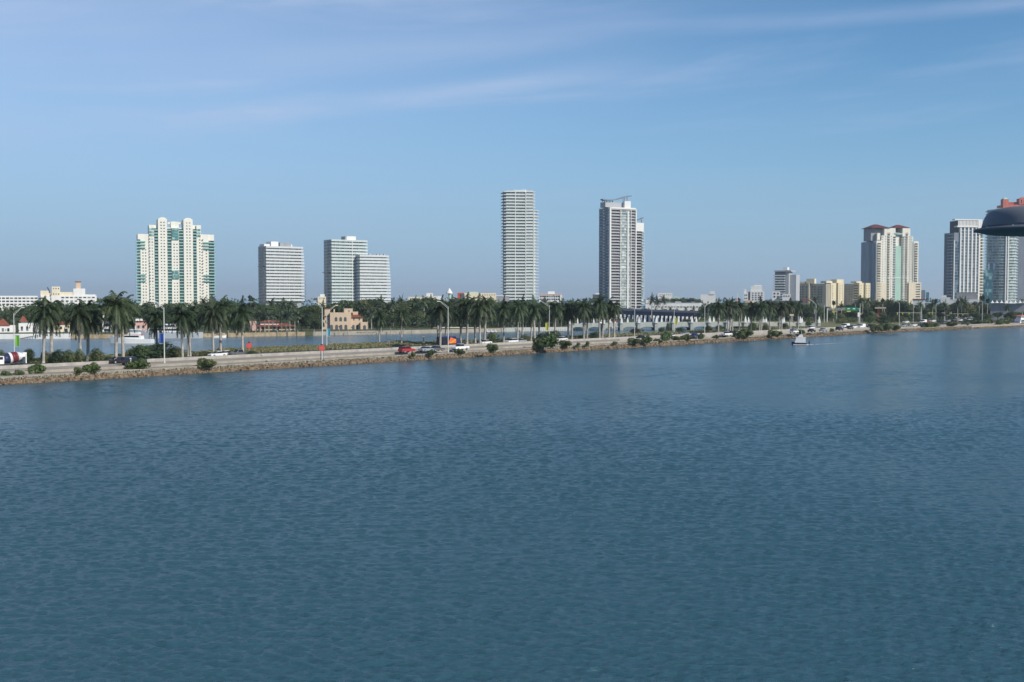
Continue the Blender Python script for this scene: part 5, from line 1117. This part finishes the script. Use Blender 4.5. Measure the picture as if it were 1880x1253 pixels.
# ================================================================ street lamps
def lamp(px, by, ty, label, ax=-9, ay=-9, two=False, arm=True, banner=None, zb=1.95, rad=.11):
    p = gnd(px, by, zb); k = p.y/F; h = (by-ty)*k; o = thing('street_lamp', label, 'street lamp', tuple(p), 0)
    MB().tube([(0, 0, 0), (0, 0, .3), (0, 0, .32), (0, 0, h)], [rad*2, rad*2, rad*1.25, rad*.8], 8).build('pole', 'galvanised', o)
    for sgn in ((1, -1) if two else (1,)):
        if not arm: break
        dx, dzz = ax*k*sgn*1.0, -ay*k
        MB().tube([(0, 0, h-.5), (dx*.35, .3, h-.5+(dzz+.5)*.42), (dx*.85, .6, h+dzz)], .06, 6).build('arm', 'galvanised', o)
        MB().tube([(0, 0, h-.05), (dx*.3, .2, h+dzz*.42), (dx*.8, .6, h+dzz*.98)], .045, 6).build('arm', 'galvanised', o)
        s_ = 1 if dx > 0 else -1; x0, x1 = sorted((dx*.84, dx*.84+s_*.75)); MB().frustum(x0, x1, .48, .74, h+dzz-.08, h+dzz+.07, .05).build('lamp_head', 'canvas', o)
    if banner:
        bx0, bx1, y0, y1, m, shape = banner
        b0, b1 = (bx0-px)*k, (bx1-px)*k; z1, z0 = (by-y0)*k, (by-y1)*k; st = .08 if b0 >= 0 else -.08
        n = 6; q = MB()
        for i in range(n):
            u0, u1 = i/n, (i+1)/n; w_ = lambda u: .12*math.sin(u*5)
            q.quad((b0+(b1-b0)*u0, w_(u0), z0+.25*math.sin(u0*3)), (b0+(b1-b0)*u1, w_(u1), z0+.25*math.sin(u1*3)), (b0+(b1-b0)*u1, w_(u1), z1), (b0+(b1-b0)*u0, w_(u0), z1))
        bo = q.build('banner', m, o); md = bo.modifiers.new('t', 'SOLIDIFY'); md.thickness = .02
        for z in (z0, z1): MB().box(min(0, b0), max(0, b0, b1), -.03, .03, z-.03, z+.03).build('banner_arm', 'galvanised', o)
    return o
lamp(26.5, 652, 576, 'street lamp with a lime green feather banner behind the mixer truck', 15, -11, banner=(28.5, 36.5, 616, 637, 'banner_green', 0))
lamp(302, 667, 565, 'near street lamp with a blue banner among the left palms', -19, -11, banner=(293, 301, 612, 631, 'banner_blue', 0))
lamp(592, 660, 564, 'tall near street lamp beside the second orange sign', -14, -9)
lamp(600, 639, 573, 'farther street lamp carrying a cyan banner right of the second orange sign', 19, -12, banner=(601, 606.5, 604, 618, 'banner_cyan', 0))
lamp(822.8, 647, 563.5, 'street lamp in front of the white cone roof', -18, -10)
lamp(1008.5, 625, 561, 'street lamp with an olive yellow banner right of the tall narrow tower', -19, -8, banner=(1001.5, 1007, 593, 608, 'banner_lime', 0))
lamp(1165, 622, 567, 'slim street lamp in front of the curved roof tower', -9, -4)
lamp(1237.5, 610, 565, 'slim street lamp with a lime yellow banner before the parking garage', 8, -4, banner=(1238.6, 1243, 584, 597, 'banner_lime', 0))
lamp(1293.6, 615, 562, 'street lamp with double arms between garage and plain white block', -7, -4, two=True)
lamp(1402, 602, 559, 'street lamp in front of the long brown fascia building', -10, -6)
lamp(1497.5, 609, 558, 'street lamp in front of the shaded condominium block', -10, -7)
lamp(1513, 592, 560, 'thin armless lamp post left of the sign gantry', 0, 0, arm=False, rad=.16, zb=1.8)
lamp(1569.8, 589, 559, 'street lamp behind the green signs of the gantry', -4, -9, zb=1.8)
lamp(1578.5, 601, 557, 'street lamp over the tall white van', -8, -3, arm=False)
lamp(1587, 580, 566, 'short lamp with a flat white double head right of the gantry', -3, -1, two=True, zb=1.8)
lamp(1650.8, 602, 556, 'street lamp below the centre of the red roofed tower', -11, -6)
lamp(1630.5, 580, 562, 'short lamp left of the red roofed tower centre', -10, -6, zb=1.8)
lamp(1676.5, 592, 560, 'thin armless lamp post in front of the white walled building', 0, 0, arm=False, zb=1.8)
lamp(1691.5, 590, 561, 'thick pale lamp post right of the white walled building', 0, 0, arm=False, rad=.24, zb=1.8)
lamp(1710.5, 583, 556, 'thin lamp post among the palms left of the thick pale post', 0, 0, arm=False, zb=1.8)
lamp(1718.6, 588, 555, 'pale lamp post nearest the white roadside traffic', 0, 0, arm=False, rad=.2, zb=1.8)
lamp(1766.5, 584, 553, 'street lamp with a left arm below the finned tower', -7, -5, zb=1.8)
lamp(1797.5, 588, 562, 'thin leaning lamp post left of the green roadside sign', 0, 0, arm=False, zb=1.8)
lamp(1804.5, 586, 558, 'thick pale lamp post beside the green roadside sign', 0, 0, arm=False, rad=.24, zb=1.8)
# flagpole on the skyline
o = thing('antenna_mast', 'thin white mast standing on the skyline left of the stepped white block', 'mast', ((1353.3-CX)*.4, 800, 1.5)); MB().tube([(0, 0, 0), (0, 0, 10), (0, 0, CH-1.5+4.2)], [.3, .2, .12], 6).build('pole', 'canvas', o); MB().box(-.5, .5, -.1, .1, CH-1.5-4.4, CH-1.5-.4).build('red_section', 'coral_wall', o)

# ================================================================ signs
def rsign(px, by, y0, y1, label):
    p = gnd(px, by, 1.9); k = p.y/F; zc = (by-(y0+y1)/2)*k; r_ = (y1-y0)/2*k*1.02; o = thing('warning_sign', label, 'sign', tuple(p), 0, 'orange warning signs')
    q = MB(); pl = [(r_*math.cos(math.pi/8+i*math.pi/4), zc+r_*math.sin(math.pi/8+i*math.pi/4)) for i in range(8)]; q.prism(pl, -.05, 0); q.build('sign_face', 'sign_orange', o, fixn=True)
    MB().box(-r_*.45, r_*.45, -.07, -.052, zc-r_*.35, zc+r_*.30).build('sign_symbol', 'coral_wall', o)
    for sx in (-1, 1): MB().box(sx*r_*.42-.05, sx*r_*.42+.05, .004, .1, 0, zc+r_*.4).build('post', 'dark_metal', o)
    MB().box(-.22, .22, -.1, .12, zc+r_*.95, zc+r_*1.22).build('beacon', 'black_paint', o)
rsign(457.5, 655.5, 629.5, 640.5, 'orange warning sign left of the date palms')
rsign(591, 662, 633.5, 645, 'orange warning sign at the foot of the tall street lamp')
p = gnd(714, 634, 1.7); k = p.y/F; o = thing('information_board', 'dark square board on the grass between two solitary palms', 'sign', tuple(p)); MB().box(-3.5*k, 3.5*k, 0, .15, 2.5*k, 10*k).build('board', 'dark_metal', o); MB().box(-3*k, 3*k, -.03, -.004, 3*k, 9.5*k).build('board_face', 'blue_grey_wall', o)
for sx in (-2.6, 2.6): MB().box(sx*k-.07, sx*k+.07, .16, .3, 0, 9.5*k).build('post', 'dark_metal', o)
MB().box(3.6*k, 6.6*k, 0, .15, 2.5*k, 4.6*k).build('side_plate', 'dark_metal', o)
def plate(px, by, x0, x1, y0, y1, m, name, label, zb=1.9, marks=True, posts=2):
    p = gnd(px, by, zb); k = p.y/F; o = thing(name, label, 'sign', tuple(p)); f_ = MB().box((x0-px)*k, (x1-px)*k, -.1, 0, (by-y1)*k, (by-y0)*k).build('sign_face', m, o)
    if posts: 
        for x in ((x0+.8, x1-.8) if posts == 2 else ((x0+x1)/2,)): MB().box((x-px)*k-.08, (x-px)*k+.08, .004, .14, 0, (by-y0)*k).build('post', 'galvanised', o)
    if marks:
        for i, yy in enumerate((.3, .62)): zc = (by-(y0+(y1-y0)*yy))*k; MB().box((x0+(x1-x0)*.15-px)*k, (x0+(x1-x0)*(.85-.2*i)-px)*k, -.13, -.104, zc-.12, zc+.12).build('sign_line', 'canvas', o)
    return o
plate(1811.5, 589, 1806, 1817, 579, 585.8, 'sign_green', 'roadside_sign', 'green roadside sign near the shore below the finned tower')
plate(240, 672, 238.5, 241.5, 657.5, 659.5, 'canvas', 'small_sign', 'small pale sign plate on a thin post by the black SUV', marks=False, posts=1)
plate(686, 655, 684, 689, 653, 657.5, 'concrete', 'utility_box', 'squat tan concrete utility box on the retaining wall end', marks=False, posts=0)
plate(1576.5, 593, 1574.5, 1578, 574, 582, 'canvas', 'small_sign', 'small white sign plate below the gantry right end', marks=False)
plate(1794.5, 585, 1793.5, 1799.5, 565, 573, 'canvas', 'small_sign', 'tall white sign panel below the finned tower right edge', marks=False)
plate(1454, 606, 1449.5, 1457, 577, 580.5, 'peach_wall', 'small_sign', 'pinkish panel atop a pale post among the last royal palms', marks=False, posts=1)
# gantry
p = gnd(1518.6, 592, 1.8); k = p.y/F; o = thing('sign_gantry', 'overhead sign gantry with two green direction signs across the road', 'gantry', tuple(p), 0)
x1_ = (1578-1518.6)*k; zb_ = (592-569.5)*k
for x in (0, x1_): MB().box(x-.25, x+.25, -.25, .25, 0, zb_+1).build('post', 'galvanised', o)
q = MB()
for z in (zb_, zb_+1.1): q.box(.25, x1_-.25, -.12, .12, z-.1, z+.1)
n = 16
for i in range(n): q.tube([((x1_)*(i+.02)/n, 0, zb_ if i % 2 else zb_+1.1), (x1_*(i+.98)/n, 0, zb_+1.1 if i % 2 else zb_)], .07, 4)
q.build('truss', 'galvanised', o)
for a, b, y0, y1 in ((1552.5, 1561.5, 564.5, 571), (1562.5, 1571.5, 564.5, 571), (1572.2, 1577, 566, 570.5)):
    MB().box((a-1518.6)*k, (b-1518.6)*k, -.35, -.2, (592-y1)*k, (592-y0)*k).build('direction_sign', 'sign_green', o); 
    zc = (592-(y0+y1)/2)*k; MB().box((a+2.5-1518.6)*k, (b-2-1518.6)*k, -.38, -.354, zc-.05, zc+.35).build('sign_line', 'canvas', o)
MB().box((1554-1518.6)*k, (1561.5-1518.6)*k, -.35, -.2, (592-573)*k, (592-571.1)*k).build('exit_panel', 'banner_lime', o)
# mast-arm signals
def mast(px, by, ty, x1, label):
    p = gnd(px, by, 1.8); k = p.y/F; o = thing('signal_mast', label, 'traffic signal', tuple(p)); h = (by-ty)*k; L_ = (x1-px)*k
    MB().tube([(0, 0, 0), (0, 0, h+.3)], [.2, .14], 8).build('post', 'galvanised', o); MB().tube([(0, 0, h), (L_, 0, h+.25)], [.13, .07], 6).build('arm', 'galvanised', o)
    for u in (.5, .75, .95): MB().box(L_*u-.22, L_*u+.22, -.3, -.1, h-.9, h+.3).build('signal_head', 'banner_lime', o)
mast(1692, 592, 575, 1645, 'long signal mast arm reaching left from the thick pale post'); mast(1733.5, 590, 575, 1704, 'shorter signal mast arm below the low white stepped building'); mast(1785.5, 590, 577, 1749, 'signal mast arm below the finned tower')
mast(1536, 591, 572, 1528, 'short signal mast under the sign gantry')
# channel marker piles in the inner water
for px, y, lab in ((606.5, 637, 'pair of dark channel piles right of the cyan banner, left one'), (609.5, 637, 'pair of dark channel piles right of the cyan banner, right one'), (777.5, 630, 'single dark channel pile left of the dense palms'), (274, 622, 'single dark channel pile by the motor yacht wake'), (418, 619, 'single dark pile below the right edge of the twin crowned tower')):
    p = gnd(px, y, 0); q = MB(); k = p.y/F; h_ = 9*k if px > 600 and px < 700 else 14*k; o = thing('channel_pile', lab, 'pile', tuple(p)); q.tube([(0, 0, -.5), (0, 0, h_)], [.16, .13], 7); q.build('pile_shaft', 'dark_metal', o); MB().box(-.22, .22, -.05, .05, h_-.7, h_-.25).build('marker_plate', 'canvas', o)

# ================================================================ boats
def hull(q, L_, B, H, sheer=.5, n=12, bowz=0):
    rows_ = []
    for i in range(n+1):
        u = i/n; w = B/2*(1-max(0, (u-.45)/.55)**2.2); zt = H+sheer*u**2; x = -L_/2+L_*u
        rows_.append([(x-(.06*L_*0), -w, zt), (x-.02*L_*u, -w*.95, .0), (x-.05*L_*u, 0, -.25), (x-.02*L_*u, w*.95, .0), (x, w, zt)])
    for a, b in zip(rows_[:-1], rows_[1:]):
        for j in range(4): q.quad(a[j], a[j+1], b[j+1], b[j])
        q.quad(a[0], b[0], b[4], a[4])
    q.quad(rows_[0][0], rows_[0][1], rows_[0][3], rows_[0][4]); return rows_
def boat(name, label, cat, p, an, L_, B, H, cabins, hullm='boat_white', sheer=.8, extras=()):
    o = thing(name, label, cat, tuple(p), an); q = MB(); hull(q, L_, B, H, sheer); q.build('hull', hullm, o, fixn=True)
    for nm, m, x0, x1, w, z0, z1, rk in cabins: MB().prism([(x0, z0), (x1, z0), (x1-rk, z1), (x0+rk*.2, z1)], -w/2, w/2).build(nm, m, o, fixn=True, bevel=.05 if m != 'black_paint' else 0)
    for nm, m, pts, r_ in extras: MB().tube(pts, r_, 6).build(nm, m, o)
    return o
def wake(label, pts, w0, w1, name='wake'):
    q = MB(); n = len(pts)-1; z = .03
    for i in range(n*6):
        u0, u1 = i/(n*6), (i+1)/(n*6)
        a, b = pts[0]+(pts[-1]-pts[0])*u0, pts[0]+(pts[-1]-pts[0])*u1; d = (pts[-1]-pts[0]).normalized(); s_ = Vector((-d.y, d.x, 0))
        for j in range(5):
            if R.random() < .25+.6*u0: continue
            wa = (w0+(w1-w0)*u0); c0 = (j-2.5)/2.5*wa; c1 = c0+wa*.4*R.uniform(.5, 1)
            q.quad(a+s_*c0+Vector((0, 0, z)), b+s_*c0+Vector((0, 0, z)), b+s_*c1+Vector((0, 0, z)), a+s_*c1+Vector((0, 0, z)))
    o = q.build(name, 'foam'); o['kind'] = 'stuff'
pb = gnd(1467, 633.5, 0)
o = boat('patrol_boat', 'small white cabin boat with dark bow cruising left', 'boat', pb, math.pi-.25, 5.2, 2.2, .65, [('cabin', 'boat_white', -2.2, 1.5, 2.0, .75, 2.5, .5), ('windscreen', 'black_paint', -1.2, 1.15, 1.94, 1.5, 2.1, .4), ('canopy', 'canvas', -2.4, 1.3, 2.1, 2.55, 2.7, .1), ('flybridge', 'boat_white', -1.3, .6, 1.6, 2.7, 3.6, .8), ('stripe', 'boat_white', -3.2, 2.0, 2.3, .02, .2, 0)], 'navy', .5,
    [('mast', 'canvas', [(-.8, 0, 3.5), (-.8, 0, 5.0)], .06), ('outboard', 'dark_metal', [(-3.45, 0, .2), (-3.45, 0, 1.3)], .28), ('railing', 'galvanised', [(1.2, .9, 1.7), (2.6, .4, 1.9), (3.1, 0, 1.95), (2.6, -.4, 1.9), (1.2, -.9, 1.7)], .035)])
pts = [gnd(1476, 634, 0), gnd(1500, 632.5, 0)]; wake('', pts, 1.1, 1.3); wake('', pts, .8, .8)
pts = [gnd(1500, 632.5, 0), gnd(1580, 628.5, 0)]; wake('', pts, .5, .35)
p = gnd(241, 630.5, 0)
boat('motor_yacht', 'white flybridge motor yacht moving left behind the second palm pair', 'boat', p, math.pi, 15.5*1.0, 4.2, 1.5, [('cabin', 'boat_white', -4.2, 3.2, 3.4, 1.5, 3.1, 1.0), ('window', 'black_paint', -3.4, 2.6, 3.45, 2.2, 2.8, .6), ('flybridge', 'boat_white', -3.2, 1.0, 2.8, 3.1, 4.0, .5), ('canopy', 'canvas', -3.4, .4, 3.0, 4.9, 5.1, .1), ('red_stripe', 'coral_wall', -4.5, 4.0, 3.5, 3.12, 3.2, 0)], 'boat_white', 1.3, [('mast', 'canvas', [(-1.5, 0, 3.9), (-1.5, 0, 6.4)], .08), ('canopy_post', 'galvanised', [(-3, 1.2, 4), (-3, 1.2, 4.9)], .06), ('canopy_post', 'galvanised', [(0, 1.2, 4), (0, 1.2, 4.9)], .06)])
wake('', [gnd(262, 630, 0), gnd(330, 628, 0)], 1.6, .8)
p = gnd(306, 620.6, 0); p.y -= 3
boat('moored_yacht', 'long pale grey superyacht moored at the island seawall', 'boat', p, math.pi, 30, 6, 2.4, [('deckhouse', 'boat_white', -8, 7.5, 4.6, 2.4, 4.3, 2.4), ('window', 'black_paint', -6.5, 6.2, 4.66, 3.1, 3.8, 1.4), ('upper_deckhouse', 'boat_white', -6, 1, 3.6, 4.3, 5.8, 1.6), ('upper_window', 'black_paint', -5, .2, 3.66, 4.7, 5.3, .6)], 'boat_grey', 1.2, [('mast', 'canvas', [(-3.5, 0, 5.8), (-4.2, 0, 7.5)], .12)])
for i, (px, y, L_, lab) in enumerate(((1096, 604.6, 9, 'small white cruiser moored left of the red hulled one'), (1110, 604.4, 11, 'larger white cruiser moored behind the arched bridge'), (1122, 604, 8, 'white cruiser with a red cover moored behind the arched bridge'), (1062, 606, 6, 'tiny white launch near the bridge start'))):
    D = 610; p = Vector(((px-CX)*D/F, D, 0)); boat('moored_cruiser', lab, 'boat', p, 2.6, L_, 3, 1.3, [('cabin', 'boat_white', -2.6, 2, 2.4, 1.3, 3.2, .9), ('window', 'black_paint', -1.9, 1.5, 2.45, 2.0, 2.7, .5), ('cover', 'red_paint' if i == 2 else 'canvas', -3, 0, 2.6, 3.4, 4.2, .3)], 'boat_white', .7)
p = gnd(1877, 598.8, 0)
boat('harbour_ferry', 'white and navy harbour boat with an orange deckhouse at the right edge', 'boat', p, math.pi+.35, 17, 5.5, 1.7, [('deckhouse', 'boat_white', -7, 4.2, 4.6, 1.7, 4.2, .8), ('window', 'black_paint', -6, 3.4, 4.66, 2.5, 3.5, .3), ('wheelhouse', 'boat_white', -2, 3.2, 3.6, 4.2, 6.0, .8), ('wheelhouse_window', 'black_paint', -1.6, 2.7, 3.66, 4.9, 5.6, .4), ('roof_canopy', 'coral_wall', -4, 6.0, 4.2, 6.05, 6.35, 0), ('tyre_fender', 'rubber', 4.5, 7, 4.2, .5, 1.5, 0)], 'navy', 1.2, [('mast', 'canvas', [(0, 0, 6.3), (0, 0, 8.2)], .08)])
o = boat('rowing_boat', 'tiny pale tender tied below the right edge of the twin crowned tower', 'boat', gnd(404, 620.3, 0), .1, 5, 1.6, .7, [('windscreen', 'boat_grey', -.3, .8, 1.2, .7, 1.3, .4)], 'boat_white', .3)

# ================================================================ dark hood of the ship's own fitting, close to the camera
DH = 8.45; kh = 8.0/F*.985; c = at(1898, 424, DH); o = thing('ship_fitting', 'dark grey rounded hood with a thin brim jutting in from the right edge', 'ship fitting', tuple(c))
yz = lambda y: -(y-424)*kh*(1.12 if y < 418 else 1)
MB().lathe([(0.02, yz(383.4)), (58*kh, yz(383.7)), (69*kh, yz(385.3)), (78*kh, yz(388.5)), (85*kh, yz(393.5)), (89.5*kh, yz(400)), (92*kh, yz(406)), (94*kh, yz(413)), (95.5*kh, yz(418.2))], 64).build('hood', 'hood_paint', o, smooth=True)
MB().lathe([(106*kh, yz(419)), (110*kh, yz(421)), (109*kh, yz(424)), (90*kh, yz(428.5)), (76*kh, yz(431)), (40*kh, yz(433.5)), (.02, yz(434))], 56).build('brim', 'hood_paint', o, smooth=True)
MB().lathe([(95*kh, yz(417.6)), (106.5*kh, yz(419.2))], 56).build('rim', 'hood_paint', o, smooth=True)
MB().tube([(0, .05, yz(420)), (.5, .3, yz(425)), (1.6, .9, yz(460))], .06, 12).build('bracket', 'hood_paint', o, smooth=True)
for a_ in (3.3, 3.9, 4.5, 5.1): MB().lathe([(.0085, -.004), (.0085, .003), (.005, .005)], 6, 100.5*kh*math.cos(a_), 100.5*kh*math.sin(a_)).build('bolt', 'steel', o).location = (0, 0, yz(418.2))

drop_protos(); finish_labels()

# ================================================================ air
hm = bpy.data.materials.new('haze'); hm.use_nodes = True; ht = hm.node_tree; ht.nodes.clear()
vo = ht.nodes.new('ShaderNodeVolumePrincipled'); vo.inputs['Color'].default_value = (.86, .95, 1, 1); vo.inputs['Density'].default_value = .00009; vo.inputs['Anisotropy'].default_value = .2
oo = ht.nodes.new('ShaderNodeOutputMaterial'); ht.links.new(vo.outputs[0], oo.inputs['Volume']); M['haze'] = hm
MB().box(-7100, 9100, -2100, 14100, -1.6, 135).build('haze', 'haze')['kind'] = 'stuff'
